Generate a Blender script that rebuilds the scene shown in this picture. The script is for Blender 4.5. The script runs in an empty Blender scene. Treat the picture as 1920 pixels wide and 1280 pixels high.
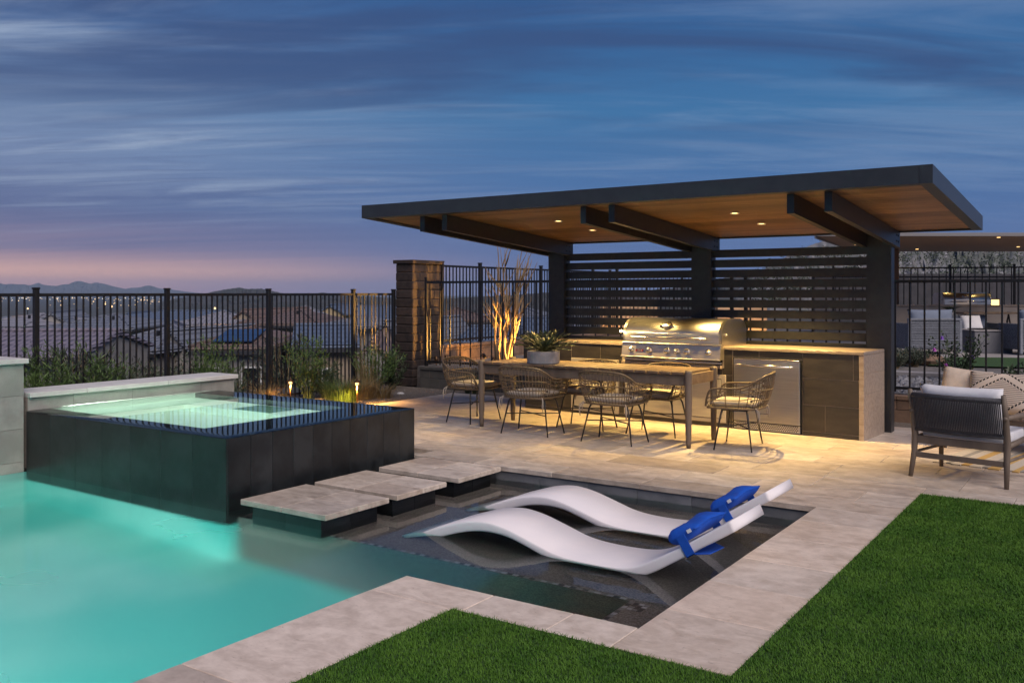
import bpy, bmesh, math, random
import numpy as np
from mathutils import Vector, Matrix

random.seed(7); np.random.seed(7)
SC = bpy.context.scene
COL = SC.collection
R = math.radians

# ------------------------------------------------------------------ camera
YAW = R(34.058)
CAM_H = 1.5
cd = bpy.data.cameras.new('camera'); cam = bpy.data.objects.new('camera', cd); COL.objects.link(cam)
cam.location = (0, 0, CAM_H); cam.rotation_euler = (R(90), 0, YAW)
cd.sensor_width = 36; cd.lens = 36 * 1716 / 1920; cd.shift_y = -91 / 1920
cd.clip_start = .05; cd.clip_end = 60000
SC.camera = cam
FW = Vector((-math.sin(YAW), math.cos(YAW), 0)); RT = Vector((math.cos(YAW), math.sin(YAW), 0))

# ------------------------------------------------------------------ world: dusk sky
W = bpy.data.worlds.new('World'); SC.world = W; W.use_nodes = True
nt = W.node_tree; nt.nodes.clear()


class NB:
    """small node-tree helper"""
    def __init__(s, nt): s.nt = nt
    def n(s, t, **k):
        o = s.nt.nodes.new(t)
        for a, b in k.items(): setattr(o, a, b)
        return o
    def link(s, a, b): s.nt.links.new(a, b)
    def put(s, sock, v):
        if isinstance(v, bpy.types.NodeSocket): s.link(v, sock)
        elif v is not None: sock.default_value = v
    def math(s, op, a, b=None, c=None, clamp=False):
        o = s.n('ShaderNodeMath', operation=op); o.use_clamp = clamp
        s.put(o.inputs[0], a)
        if b is not None: s.put(o.inputs[1], b)
        if c is not None: s.put(o.inputs[2], c)
        return o.outputs[0]
    def vmath(s, op, a, b=None):
        o = s.n('ShaderNodeVectorMath', operation=op)
        s.put(o.inputs[0], a)
        if b is not None: s.put(o.inputs[1], b)
        return o.outputs[1] if op in ('DOT_PRODUCT', 'LENGTH') else o.outputs[0]
    def mix(s, f, a, b, typ='MIX'):
        o = s.n('ShaderNodeMix', data_type='RGBA', blend_type=typ)
        s.put(o.inputs[0], f); s.put(o.inputs[6], a); s.put(o.inputs[7], b)
        return o.outputs[2]
    def ramp(s, f, stops, interp='LINEAR'):
        o = s.n('ShaderNodeValToRGB'); cr = o.color_ramp; cr.interpolation = interp
        while len(cr.elements) < len(stops): cr.elements.new(.5)
        for e, (p, c) in zip(cr.elements, stops):
            e.position = p; e.color = c if len(c) == 4 else (*c, 1)
        s.put(o.inputs[0], f)
        return o.outputs[0]
    def smooth(s, v, a, b):
        o = s.n('ShaderNodeMapRange', interpolation_type='SMOOTHSTEP')
        s.put(o.inputs[0], v); o.inputs[1].default_value = a; o.inputs[2].default_value = b
        return o.outputs[0]
    def noise(s, vec, scale, detail=4, rough=.5, dist=0.):
        o = s.n('ShaderNodeTexNoise'); s.put(o.inputs['Vector'], vec)
        o.inputs['Scale'].default_value = scale; o.inputs['Detail'].default_value = detail
        o.inputs['Roughness'].default_value = rough; o.inputs['Distortion'].default_value = dist
        return o.outputs[0]


def lin(r, g, b):
    def c(v):
        v /= 255
        return v / 12.92 if v <= .04045 else ((v + .055) / 1.055) ** 2.4
    return (c(r), c(g), c(b))


b = NB(nt)
tc = b.n('ShaderNodeTexCoord').outputs['Generated']
dirn = b.vmath('NORMALIZE', tc)
sx = b.n('ShaderNodeSeparateXYZ'); b.link(dirn, sx.inputs[0])
zz = b.math('MAXIMUM', sx.outputs[2], 0.0)
# warm sunset side lies to the camera's left
glow = b.vmath('DOT_PRODUCT', dirn, (-.9945, .1045, 0))
gl = b.smooth(glow, .58, .985)
base = b.ramp(zz, [(0, lin(92, 108, 156)), (.03, lin(84, 110, 162)), (.10, lin(70, 110, 164)),
                   (.19, lin(54, 112, 164)), (.30, lin(38, 92, 150)), (.6, lin(30, 62, 118)), (1, lin(26, 54, 106))])
left = b.ramp(zz, [(0, lin(206, 158, 160)), (.022, lin(236, 184, 168)), (.045, lin(140, 126, 154)), (.085, lin(90, 108, 152)),
                   (.14, lin(116, 138, 176)), (.19, lin(112, 138, 176)), (.26, lin(76, 106, 154)), (.34, lin(56, 90, 142)), (1, lin(28, 56, 108))])
sky = b.mix(gl, base, left)
den = b.math('ADD', zz, .09)
inv = b.math('DIVIDE', 1.0, den)
u = b.math('MULTIPLY', b.vmath('DOT_PRODUCT', dirn, tuple(RT)), inv)
v = b.math('MULTIPLY', b.vmath('DOT_PRODUCT', dirn, tuple(FW)), inv)
def uv(su, sv, ou=0., ov=0.):
    c = b.n('ShaderNodeCombineXYZ')
    b.link(b.math('MULTIPLY_ADD', u, su, ou), c.inputs[0]); b.link(b.math('MULTIPLY_ADD', v, sv, ov), c.inputs[1])
    return c.outputs[0]
up_fade = b.smooth(zz, .03, .11)
left_w = b.math('MULTIPLY_ADD', gl, .85, .30)
# pale high cloud, thick on the sunset side
n0 = b.noise(uv(.22, .8, 4.7, 3.3), 1.1, 5, .5, .3)
n1 = b.noise(uv(.38, 1.7, 3.1, .4), 1.6, 10, .64, 1.3)
pale = b.math('MULTIPLY', b.math('MULTIPLY', b.smooth(b.math('MULTIPLY_ADD', n0, .55, b.math('MULTIPLY', n1, .55)), .50, .72), up_fade), left_w)
sky = b.mix(b.math('MULTIPLY', pale, .85), sky, (*lin(150, 168, 196), 1))
# fine streaks
n1b = b.noise(uv(.45, 2.7, 7.1, 2.4), 2.0, 8, .64, 1.2)
stb = b.math('MULTIPLY', b.math('MULTIPLY', b.smooth(n1b, .46, .66), up_fade), b.math('MULTIPLY', left_w, b.smooth(zz, .24, .12)))
sky = b.mix(b.math('MULTIPLY', stb, .45), sky, (*lin(76, 96, 142), 1))
# heavy slate stratus overhead
n2 = b.noise(uv(.36, 1.05, 2.15, 5.9), 1.0, 9, .58, .9)
dk = b.math('MULTIPLY', b.smooth(n2, .43, .60), b.smooth(zz, .14, .225))
sky = b.mix(b.math('MULTIPLY', dk, .80), sky, (*lin(50, 76, 124), 1))
# a low lavender bank over the horizon
n3 = b.noise(uv(.10, 1.4, 9.3, 1.2), 1.3, 7, .6, .3)
dk2 = b.math('MULTIPLY', b.smooth(n3, .42, .66), b.math('MULTIPLY', b.smooth(zz, .125, .06), b.smooth(zz, .02, .055)))
sky = b.mix(b.math('MULTIPLY', b.math('MULTIPLY', dk2, .55), left_w), sky, (*lin(84, 102, 148), 1))
# a trace of the physical dusk sky under the hand-set colours
ns = b.n('ShaderNodeTexSky', sky_type='NISHITA'); ns.sun_disc = False
ns.sun_elevation = R(1.0); ns.sun_rotation = R(-84)
ns.air_density = 1.0; ns.dust_density = 1.5
sky = b.mix(1.0, sky, b.mix(1.0, ns.outputs[0], (.004, .004, .004, 1), 'MULTIPLY'), 'ADD')
hs_ = b.n('ShaderNodeHueSaturation'); hs_.inputs['Saturation'].default_value = .97; b.link(sky, hs_.inputs['Color']); sky = hs_.outputs[0]
bg = b.n('ShaderNodeBackground'); b.link(sky, bg.inputs[0]); bg.inputs[1].default_value = 1.0
wo = b.n('ShaderNodeOutputWorld'); b.link(bg.outputs[0], wo.inputs[0])

# ------------------------------------------------------------------ sun: soft warm stand-in for house lights behind the camera
sd = bpy.data.lights.new('sun', 'SUN'); sun = bpy.data.objects.new('sun', sd); COL.objects.link(sun)
sd.energy = 3.4; sd.angle = R(50); sd.color = (1.0, .875, .815)
sun.rotation_euler = Vector((-.62, .34, -.70)).to_track_quat('-Z', 'Y').to_euler()

SC.view_settings.view_transform = 'Standard'; SC.view_settings.look = 'None'
SC.view_settings.exposure = 0; SC.view_settings.gamma = 1
SC.view_settings.use_curve_mapping = False
SC.cycles.use_denoising = True
SC.cycles.max_bounces = 8; SC.cycles.transparent_max_bounces = 24
SC.cycles.caustics_reflective = False; SC.cycles.caustics_refractive = True
SC.cycles.sample_clamp_indirect = 4.0

# ------------------------------------------------------------------ materials
MATS = {}
def mat(name, col, rough=.6, col2=None, nscale=6., detail=5, stretch=(1, 1, 1), bump=0., bscale=None, metal=0.,
        rnd=0., rndtint=None, spec=None, coat=0., emit=None, estr=0., contrast=(.35, .65), world=False, alpha=None):
    """principled material with noise colour variation, optional per-object variation"""
    if name in MATS: return MATS[name]
    m = bpy.data.materials.new(name); m.use_nodes = True
    t = m.node_tree; t.nodes.clear(); q = NB(t)
    p = q.n('ShaderNodeBsdfPrincipled'); o = q.n('ShaderNodeOutputMaterial'); q.link(p.outputs[0], o.inputs[0])
    tcn = q.n('ShaderNodeTexCoord')
    vec = q.n('ShaderNodeNewGeometry').outputs['Position'] if world else tcn.outputs['Object']
    oi = q.n('ShaderNodeObjectInfo')
    off = q.n('ShaderNodeVectorMath', operation='ADD')
    rv = q.n('ShaderNodeCombineXYZ')
    q.link(q.math('MULTIPLY', oi.outputs['Random'], 37. if not world else 0.), rv.inputs[0])
    q.link(q.math('MULTIPLY', oi.outputs['Random'], 91. if not world else 0.), rv.inputs[1])
    q.link(vec, off.inputs[0]); q.link(rv.outputs[0], off.inputs[1])
    mp = q.n('ShaderNodeMapping'); q.link(off.outputs[0], mp.inputs[0]); mp.inputs['Scale'].default_value = stretch
    c = (*col, 1)
    if col2 is not None:
        nz = q.noise(mp.outputs[0], nscale, detail, .6)
        c = q.mix(q.smooth(nz, *contrast), (*col, 1), (*col2, 1))
    if rnd:
        if rndtint is not None:
            c = q.mix(q.math('MULTIPLY', q.math('FRACT', q.math('MULTIPLY', oi.outputs['Random'], 7.31)), 1.0), c,
                      q.mix(1.0, c, (*rndtint, 1), 'MULTIPLY'))
        f = q.math('MULTIPLY_ADD', oi.outputs['Random'], 2 * rnd, 1 - rnd)
        hv = q.n('ShaderNodeHueSaturation'); q.put(hv.inputs['Color'], c); q.link(f, hv.inputs['Value'])
        c = hv.outputs[0]
    q.put(p.inputs['Base Color'], c)
    p.inputs['Roughness'].default_value = rough; p.inputs['Metallic'].default_value = metal
    if spec is not None: p.inputs['Specular IOR Level'].default_value = spec
    if coat: p.inputs['Coat Weight'].default_value = coat
    if emit is not None:
        p.inputs['Emission Color'].default_value = (*emit, 1); p.inputs['Emission Strength'].default_value = estr
    if bump:
        nb = q.noise(mp.outputs[0], bscale or nscale * 3, 6, .6)
        bp = q.n('ShaderNodeBump'); bp.inputs['Strength'].default_value = bump; bp.inputs['Distance'].default_value = .01
        q.link(nb, bp.inputs['Height']); q.link(bp.outputs[0], p.inputs['Normal'])
    MATS[name] = m
    return m


def travertine(name, ca, cb, tint):
    """banded travertine: long streaks, pits, per-slab tone"""
    m = bpy.data.materials.new(name); m.use_nodes = True
    t = m.node_tree; t.nodes.clear(); q = NB(t)
    p = q.n('ShaderNodeBsdfPrincipled'); o = q.n('ShaderNodeOutputMaterial'); q.link(p.outputs[0], o.inputs[0])
    pos = q.n('ShaderNodeNewGeometry').outputs['Position']
    oi = q.n('ShaderNodeObjectInfo')
    rv = q.n('ShaderNodeCombineXYZ')
    for i, k in enumerate((53., 17., 31.)): q.link(q.math('MULTIPLY', oi.outputs['Random'], k), rv.inputs[i])
    off = q.vmath('ADD', pos, rv.outputs[0])
    mp = q.n('ShaderNodeMapping'); q.link(off, mp.inputs[0]); mp.inputs['Scale'].default_value = (1.5, 3.0, 3.0)
    n1 = q.noise(mp.outputs[0], 2.6, 10, .70, .9)
    n4 = q.noise(off, 9., 6, .7)
    c = q.mix(q.smooth(q.math('MULTIPLY_ADD', n1, .6, q.math('MULTIPLY', n4, .4)), .33, .66), (*ca, 1), (*cb, 1))
    mp2 = q.n('ShaderNodeMapping'); q.link(off, mp2.inputs[0]); mp2.inputs['Scale'].default_value = (3., 8., 8.)
    n2 = q.noise(mp2.outputs[0], 8., 6, .68, .5)
    pit = q.smooth(n2, .61, .72)
    c = q.mix(q.math('MULTIPLY', pit, .70), c, (ca[0] * .35, ca[1] * .33, ca[2] * .32, 1))
    r1 = oi.outputs['Random']; r2 = q.math('FRACT', q.math('MULTIPLY', r1, 13.7)); r3 = q.math('FRACT', q.math('MULTIPLY', r1, 41.3))
    c = q.mix(q.math('MULTIPLY', r2, .95), c, q.mix(1.0, c, (*tint, 1), 'MULTIPLY'))
    hv = q.n('ShaderNodeHueSaturation'); q.put(hv.inputs['Color'], c); q.link(q.math('MULTIPLY_ADD', r3, .40, .80), hv.inputs['Value'])
    q.link(hv.outputs[0], p.inputs['Base Color'])
    q.link(q.math('MULTIPLY_ADD', n1, .25, .30), p.inputs['Roughness'])
    bp = q.n('ShaderNodeBump'); bp.inputs['Strength'].default_value = .35; bp.inputs['Distance'].default_value = .006
    q.link(q.math('SUBTRACT', q.math('MULTIPLY', n1, .3), pit), bp.inputs['Height']); q.link(bp.outputs[0], p.inputs['Normal'])
    MATS[name] = m
    return m


def water_mat(name, tint, bump=.02, bscale=3., rough=.0, ior=1.33, fac=1.0, stretch=(1, 1, 1), churn=0.):
    """clear water: refraction + fresnel mirror"""
    m = bpy.data.materials.new(name); m.use_nodes = True
    t = m.node_tree; t.nodes.clear(); q = NB(t)
    o = q.n('ShaderNodeOutputMaterial'); mx = q.n('ShaderNodeMixShader'); q.link(mx.outputs[0], o.inputs[0])
    tr = q.n('ShaderNodeBsdfRefraction'); tr.inputs[0].default_value = (*tint, 1); tr.inputs['IOR'].default_value = ior; tr.inputs['Roughness'].default_value = rough
    g = q.n('ShaderNodeBsdfAnisotropic') if False else q.n('ShaderNodeBsdfGlossy'); g.inputs['Roughness'].default_value = rough
    fr = q.n('ShaderNodeFresnel'); fr.inputs['IOR'].default_value = ior
    pos = q.n('ShaderNodeNewGeometry').outputs['Position']
    if churn:   # jets keep the deep end moving: averaged ripples act as a rough surface there
        sp = q.n('ShaderNodeSeparateXYZ'); q.link(pos, sp.inputs[0])
        k_ = q.math('MULTIPLY', q.smooth(sp.outputs[1], 5.0, 4.1), q.smooth(sp.outputs[0], -2.2, -3.6))
        nn = q.noise(pos, .8, 3, .5)
        rg_ = q.math('MULTIPLY', k_, q.math('MULTIPLY_ADD', nn, .5 * churn, .75 * churn))
        q.link(rg_, tr.inputs['Roughness']); q.link(q.math('MULTIPLY', rg_, .45), g.inputs['Roughness'])
    mp = q.n('ShaderNodeMapping'); q.link(pos, mp.inputs[0]); mp.inputs['Scale'].default_value = stretch
    nz = q.noise(mp.outputs[0], bscale, 3, .5, .4)
    bp = q.n('ShaderNodeBump'); bp.inputs['Strength'].default_value = bump; bp.inputs['Distance'].default_value = .05
    q.link(nz, bp.inputs['Height']); q.link(bp.outputs[0], g.inputs['Normal']); q.link(bp.outputs[0], fr.inputs['Normal']); q.link(bp.outputs[0], tr.inputs['Normal'])
    q.link(q.math('MULTIPLY', fr.outputs[0], fac, clamp=True), mx.inputs[0]); q.link(tr.outputs[0], mx.inputs[1]); q.link(g.outputs[0], mx.inputs[2])
    MATS[name] = m
    return m


def emitter(name, col, s):
    m = bpy.data.materials.new(name); m.use_nodes = True
    t = m.node_tree; t.nodes.clear(); q = NB(t)
    e = q.n('ShaderNodeEmission'); e.inputs[0].default_value = (*col, 1); e.inputs[1].default_value = s
    o = q.n('ShaderNodeOutputMaterial'); q.link(e.outputs[0], o.inputs[0])
    MATS[name] = m
    return m


def roof_tile_mat(name, col, col2):
    """barrel tile courses too far to pick apart"""
    m = bpy.data.materials.new(name); m.use_nodes = True
    t = m.node_tree; t.nodes.clear(); q = NB(t)
    p = q.n('ShaderNodeBsdfPrincipled'); o = q.n('ShaderNodeOutputMaterial'); q.link(p.outputs[0], o.inputs[0])
    tcn = q.n('ShaderNodeTexCoord').outputs['Object']
    nz = q.noise(tcn, 5., 5, .7)
    c = q.mix(q.smooth(nz, .3, .7), (*col, 1), (*col2, 1))
    w1 = q.n('ShaderNodeTexWave', wave_type='BANDS', bands_direction='Z'); w1.inputs['Scale'].default_value = 2.2; q.link(tcn, w1.inputs[0])
    w2 = q.n('ShaderNodeTexWave', wave_type='BANDS', bands_direction='X'); w2.inputs['Scale'].default_value = 1.1; q.link(tcn, w2.inputs[0])
    h = q.math('ADD', w1.outputs[1], w2.outputs[1])
    c = q.mix(q.math('MULTIPLY', q.smooth(h, .9, .1), .65), c, (col[0] * .4, col[1] * .4, col[2] * .4, 1))
    q.link(c, p.inputs['Base Color']); p.inputs['Roughness'].default_value = .65
    bp = q.n('ShaderNodeBump'); bp.inputs['Strength'].default_value = .6; bp.inputs['Distance'].default_value = .08
    q.link(h, bp.inputs['Height']); q.link(bp.outputs[0], p.inputs['Normal'])
    MATS[name] = m
    return m


TRAV = travertine('travertine', (.37, .31, .255), (.66, .58, .50), (.82, .76, .71))
TRAV2 = travertine('travertine_coping', (.46, .38, .31), (.71, .615, .53), (.90, .85, .81))
STEEL_DARK = mat('charcoal_paint', (.022, .023, .026), .42, (.030, .031, .034), 14, bump=.03)
FENCE_MAT = mat('fence_paint', (.0065, .006, .006), .42, (.011, .010, .010), 20)
CEIL = mat('ceiling_wood', (.33, .185, .080), .36, (.175, .088, .036), 3, stretch=(1.2, 26, 26), rnd=.36, bump=.10, bscale=20)
SPA_TILE = mat('spa_tile', (.008, .009, .010), .36, (.020, .0225, .024), 4, rnd=.28, bump=.10, bscale=30)
WALL_TILE = mat('wall_limestone', (.235, .235, .21), .55, (.33, .325, .29), 3, rnd=.10, bump=.15, bscale=30)
CAP_TILE = mat('wall_cap', (.50, .49, .46), .55, (.58, .56, .53), 4, rnd=.06, bump=.12, bscale=40)
WAVE_TILE = mat('waterline_tile', (.12, .125, .135), .4, (.18, .185, .195), 3, rnd=.12, bump=.1)
GROUT = mat('grout', (.33, .285, .25), .9, (.27, .235, .20), 30)
GROUT_D = mat('dark_grout', (.012, .012, .013), .9)
COUNTER_TILE = mat('counter_porcelain', (.026, .023, .0225), .45, (.043, .037, .035), 5, stretch=(1, 1, 3), rnd=.10, bump=.10, bscale=50)
SLAB = mat('counter_slab', (.40, .32, .255), .38, (.29, .225, .175), 7, stretch=(1, 4, 4), bump=.06)
INOX = mat('brushed_steel', (.62, .60, .58), .33, (.52, .51, .50), 3, stretch=(1, 40, 40), metal=1.0, bump=.02, bscale=60)
INOX_S = mat('satin_steel', (.78, .77, .76), .40, (.60, .58, .56), 3, stretch=(1, 1, 30), metal=1.0)
CHROME = mat('chrome', (.78, .77, .75), .20, metal=1.0)
BLACK = mat('black_gap', (.004, .004, .004), .8)
PANEL_W = mat('access_door_steel', (.62, .56, .49), .40, (.56, .51, .45), 3, stretch=(1, 1, 20), metal=.45)
TEAK = mat('weathered_teak', (.20, .135, .085), .55, (.13, .086, .054), 5, stretch=(2, 2, 2), rnd=.16, bump=.12, bscale=30)
TEAK_G = mat('grey_teak', (.165, .125, .092), .6, (.115, .086, .063), 6, stretch=(1, 1, .2), bump=.12, bscale=40)
WICKER = mat('wicker', (.155, .112, .068), .5, (.10, .07, .042), 60, bump=.2, bscale=120)
WICKER_D = mat('wicker_dark', (.055, .042, .030), .55, (.09, .065, .045), 60)
LEGM = mat('chair_steel', (.018, .018, .020), .4)
CUSH = mat('cushion_linen', (.40, .36, .31), .9, (.34, .30, .26), 60, bump=.15, bscale=200)
CUSH_W = mat('cushion_white', (.66, .66, .68), .9, (.58, .58, .61), 8, bump=.3, bscale=12)
CREAM = mat('cream_fabric', (.58, .48, .39), .9, (.50, .41, .33), 14, bump=.3, bscale=40)
ROPE = mat('charcoal_rope', (.035, .035, .042), .75, (.055, .055, .064), 60, bump=.3, bscale=160)
CHAISE = mat('chaise_resin', (.82, .765, .76), .55, (.76, .72, .73), 2.2, bump=.015, bscale=6)
BLUE = mat('blue_fabric', (.003, .085, .50), .75, (.002, .065, .40), 9, bump=.25, bscale=70)
TAGW = mat('white_tag', (.75, .75, .75), .7)
POT = mat('bowl_concrete', (.36, .35, .35), .8, (.24, .235, .24), 8, bump=.25, bscale=30)
CYCAD = mat('cycad_leaf', (.018, .034, .014), .5, (.035, .055, .02), 20)
SOIL = mat('soil', (.05, .035, .025), .95, (.08, .06, .045), 25, bump=.5)
PIERB = mat('split_face_block', (.048, .032, .026), .9, (.026, .018, .015), 9, rnd=.16, bump=.9, bscale=26)
MORTAR = mat('mortar', (.05, .036, .03), .95)
BLOCKG = mat('grey_block', (.105, .098, .085), .9, (.085, .078, .068), 8, rnd=.08, bump=.4, bscale=40)
BLOCKB = mat('brown_block', (.21, .13, .085), .9, (.15, .095, .065), 9, rnd=.12, bump=.6, bscale=30)
GRAVEL = mat('gravel_bed', (.085, .066, .052), .95, (.15, .125, .105), 38, bump=1.0, bscale=60, world=True)
PEBBLE = mat('pebble', (.13, .11, .095), .85, (.20, .18, .165), 30, rnd=.5)
DARKPEB = mat('dark_cobble', (.06, .062, .072), .7, (.15, .15, .165), 20, rnd=.5)
TURF = mat('turf_mat', (.020, .055, .008), .95, (.032, .075, .013), 20, world=True)
PLASTER = mat('pool_plaster', (.10, .52, .475), .7, (.30, .70, .64), .75, detail=3, stretch=(1, .55, 1), world=True)  # pale and teal clouds put uneven underwater light into the plaster colour
SHELF = mat('shelf_pebble', (.105, .086, .078), .6, (.225, .19, .175), 90, detail=3, bump=.35, bscale=160, world=True)
SPA_PL = mat('spa_plaster', (.76, .82, .74), .7, (.82, .87, .80), 3, world=True)
MOSA = [mat('mosaic_dark', (.05, .05, .055), .3), mat('mosaic_grey', (.19, .18, .185), .3), mat('mosaic_pale', (.34, .33, .345), .3)]
BRONZE = mat('bronze', (.10, .055, .026), .38, metal=.8)
BARK = mat('pale_bark', (.32, .225, .12), .85, (.17, .11, .06), 16, stretch=(1, 1, .25), bump=.9, bscale=40)
LEAF_A = mat('leaf_bright', (.052, .105, .018), .6, (.085, .14, .030), 5, rnd=.2, world=True)
LEAF_B = mat('leaf_grey', (.040, .055, .036), .65, (.065, .080, .052), 5, rnd=.2, world=True)
LEAF_C = mat('leaf_dark', (.022, .040, .014), .6, (.040, .062, .022), 5, rnd=.2, world=True)
DRYG = mat('dry_grass', (.20, .14, .055), .75, (.28, .20, .085), 5, world=True)
STUCCO = [mat('stucco_tan', (.36, .29, .21), .9, (.30, .24, .175), 1.5), mat('stucco_grey', (.26, .25, .24), .9, (.22, .21, .20), 1.5),
          mat('stucco_rose', (.36, .285, .26), .9, (.31, .245, .22), 1.5), mat('stucco_yellow', (.42, .33, .19), .9, (.37, .29, .17), 1.5)]
ROOFS = [roof_tile_mat('tile_purple', (.13, .115, .15), (.20, .18, .23)), roof_tile_mat('tile_blue', (.075, .105, .17), (.11, .145, .21)),
         roof_tile_mat('tile_pale', (.25, .25, .29), (.19, .19, .225)), roof_tile_mat('tile_brown', (.115, .08, .07), (.16, .115, .10)),
         roof_tile_mat('tile_slate', (.115, .13, .17), (.16, .175, .215))]
SOLAR = mat('solar_panel', (.012, .03, .085), .15)
TRIM = mat('white_trim', (.62, .62, .62), .7)
GLASS_D = mat('dark_glass', (.01, .012, .016), .06)
WARM_E = emitter('warm_lens', (1, .62, .22), 7)
WARM_S = emitter('warm_lens_soft', (1, .62, .24), 2.6)
WARM_WIN = emitter('lit_window', (1, .50, .14), 1.3)
POOL_E = emitter('pool_lens', (.6, 1, .95), 6)
DESERT = mat('desert', (.060, .056, .050), .95, (.028, .032, .024), .035, detail=9, world=True, contrast=(.4, .6))
HILLM = mat('hill_rock', (.19, .19, .20), .95, (.11, .12, .11), .09, detail=10, world=True, bump=.8, bscale=.6, contrast=(.42, .58))
HILLF = mat('dark_hill', (.050, .046, .044), .95, (.030, .034, .026), .02, detail=8, world=True)
MOUNT = mat('far_rock', (.10, .095, .095), .95, (.075, .072, .070), .002, detail=8, world=True)
RUGM = [mat('rug_cream', (.52, .46, .38), .95, (.46, .41, .34), 40), mat('rug_grey', (.30, .28, .25), .95, (.26, .24, .21), 40), mat('rug_mustard', (.50, .32, .11), .95, (.44, .28, .09), 40)]
STRIPE = mat('ink_thread', (.015, .013, .013), .9)
SOFAB = mat('blue_grey_fabric', (.17, .20, .26), .9, (.14, .165, .22), 8)
WICKG = mat('grey_wicker', (.13, .14, .165), .7, (.07, .075, .09), 25, stretch=(1, 1, 2.4), contrast=(.45, .55), bump=.6)
WICKGS = mat('grey_wicker_strand', (.20, .21, .24), .7, (.15, .16, .185), 30, rnd=.2)
CONC = mat('fire_concrete', (.17, .17, .185), .8, (.13, .13, .145), 3, stretch=(1, 1, .3))
PAVE2 = mat('far_paving', (.32, .30, .30), .7, (.26, .245, .245), 2, world=True)
PURPLE = mat('purple_petal', (.17, .055, .42), .7)
PINKP = mat('pink_petal', (.42, .08, .40), .7)
ROAD = mat('pale_concrete', (.34, .33, .34), .9, (.28, .275, .28), 1.5, world=True)
RED = mat('badge_red', (.28, .012, .015), .3)
WOODCAP = mat('fascia_paint', (.030, .031, .035), .38, (.036, .037, .041), 10)

# ------------------------------------------------------------------ mesh helpers
def tag(o, label=None, cat=None, group=None, kind=None):
    if label: o['label'] = label
    if cat: o['category'] = cat
    if group: o['group'] = group
    if kind: o['kind'] = kind
    return o

def empty(name, loc=(0, 0, 0), rz=0., label=None, cat=None, group=None):
    o = bpy.data.objects.new(name, None); COL.objects.link(o)
    o.location = loc; o.rotation_euler = (0, 0, rz); o.empty_display_size = .1
    return tag(o, label, cat, group)

def link(name, me, parent=None, loc=None, rot=None, kind=None):
    o = bpy.data.objects.new(name, me); COL.objects.link(o)
    if parent is not None: o.parent = parent
    if loc is not None: o.location = loc
    if rot is not None: o.rotation_euler = rot
    if kind: o['kind'] = kind
    return o

class MB:
    def __init__(s): s.v = []; s.f = []
    def add(s, vs, fs):
        k = len(s.v); s.v += [tuple(p) for p in vs]; s.f += [tuple(i + k for i in f) for f in fs]; return s
    def box(s, x0, x1, y0, y1, z0, z1, M=None):
        vs = [Vector((x, y, z)) for z in (z0, z1) for y in (y0, y1) for x in (x0, x1)]
        if M is not None: vs = [M @ p for p in vs]
        return s.add(vs, [(0, 2, 3, 1), (4, 5, 7, 6), (0, 1, 5, 4), (2, 6, 7, 3), (0, 4, 6, 2), (1, 3, 7, 5)])
    def tube(s, pts, r, seg=6, cap=True, closed=False):
        pts = [Vector(p) for p in pts]; n = len(pts)
        rs = [float(q) for q in r] if hasattr(r, "__len__") else [float(r)] * n
        rings = []; up = None
        for i, p in enumerate(pts):
            if closed: t = pts[(i + 1) % n] - pts[i - 1]
            else: t = pts[min(i + 1, n - 1)] - pts[max(i - 1, 0)]
            if t.length < 1e-9: t = Vector((0, 0, 1))
            t.normalize()
            if up is None:
                up = Vector((0, 0, 1)) if abs(t.z) < .9 else Vector((1, 0, 0))
            a = t.cross(up)
            if a.length < 1e-6: a = t.orthogonal()
            a.normalize(); c = a.cross(t); c.normalize(); up = c
            rings.append([p + rs[i] * (math.cos(2 * math.pi * j / seg) * a + math.sin(2 * math.pi * j / seg) * c) for j in range(seg)])
        vs = [q for ring in rings for q in ring]; fs = []
        m = n if closed else n - 1
        for i in range(m):
            k = ((i + 1) % n) * seg
            for j in range(seg):
                fs.append((i * seg + j, i * seg + (j + 1) % seg, k + (j + 1) % seg, k + j))
        if cap and not closed:
            fs.append(tuple(range(seg))[::-1]); fs.append(tuple((n - 1) * seg + j for j in range(seg)))
        return s.add(vs, fs)
    def lathe(s, prof, seg=24, cx=0., cy=0., cap=True):
        vs = [(cx + r * math.cos(2 * math.pi * j / seg), cy + r * math.sin(2 * math.pi * j / seg), z) for r, z in prof for j in range(seg)]
        fs = [(i * seg + j, i * seg + (j + 1) % seg, (i + 1) * seg + (j + 1) % seg, (i + 1) * seg + j) for i in range(len(prof) - 1) for j in range(seg)]
        if cap:
            fs.append(tuple(range(seg))[::-1]); fs.append(tuple((len(prof) - 1) * seg + j for j in range(seg)))
        return s.add(vs, fs)
    def prism(s, poly, y0, y1):
        """polygon in XZ extruded along Y"""
        n = len(poly)
        vs = [(x, y0, z) for x, z in poly] + [(x, y1, z) for x, z in poly]
        fs = [tuple(range(n))[::-1] if False else tuple(range(n)), tuple(n + i for i in range(n))[::-1]]
        fs += [(i, i + n, (i + 1) % n + n, (i + 1) % n) for i in range(n)]
        return s.add(vs, fs)
    def mesh(s, name, m=None, smooth=False):
        me = bpy.data.meshes.new(name); me.from_pydata(s.v, [], s.f)
        bm = bmesh.new(); bm.from_mesh(me); bmesh.ops.recalc_face_normals(bm, faces=bm.faces)
        if getattr(s, 'up', False): bmesh.ops.reverse_faces(bm, faces=[f for f in bm.faces if f.normal.z < 0])
        bm.to_mesh(me); bm.free()
        if m is not None: me.materials.append(m)
        if smooth: me.polygons.foreach_set('use_smooth', [True] * len(me.polygons))
        return me
    def build(s, name, m, parent=None, smooth=False, loc=None, rot=None, kind=None):
        return link(name, s.mesh(name, m, smooth), parent, loc, rot, kind)

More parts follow.
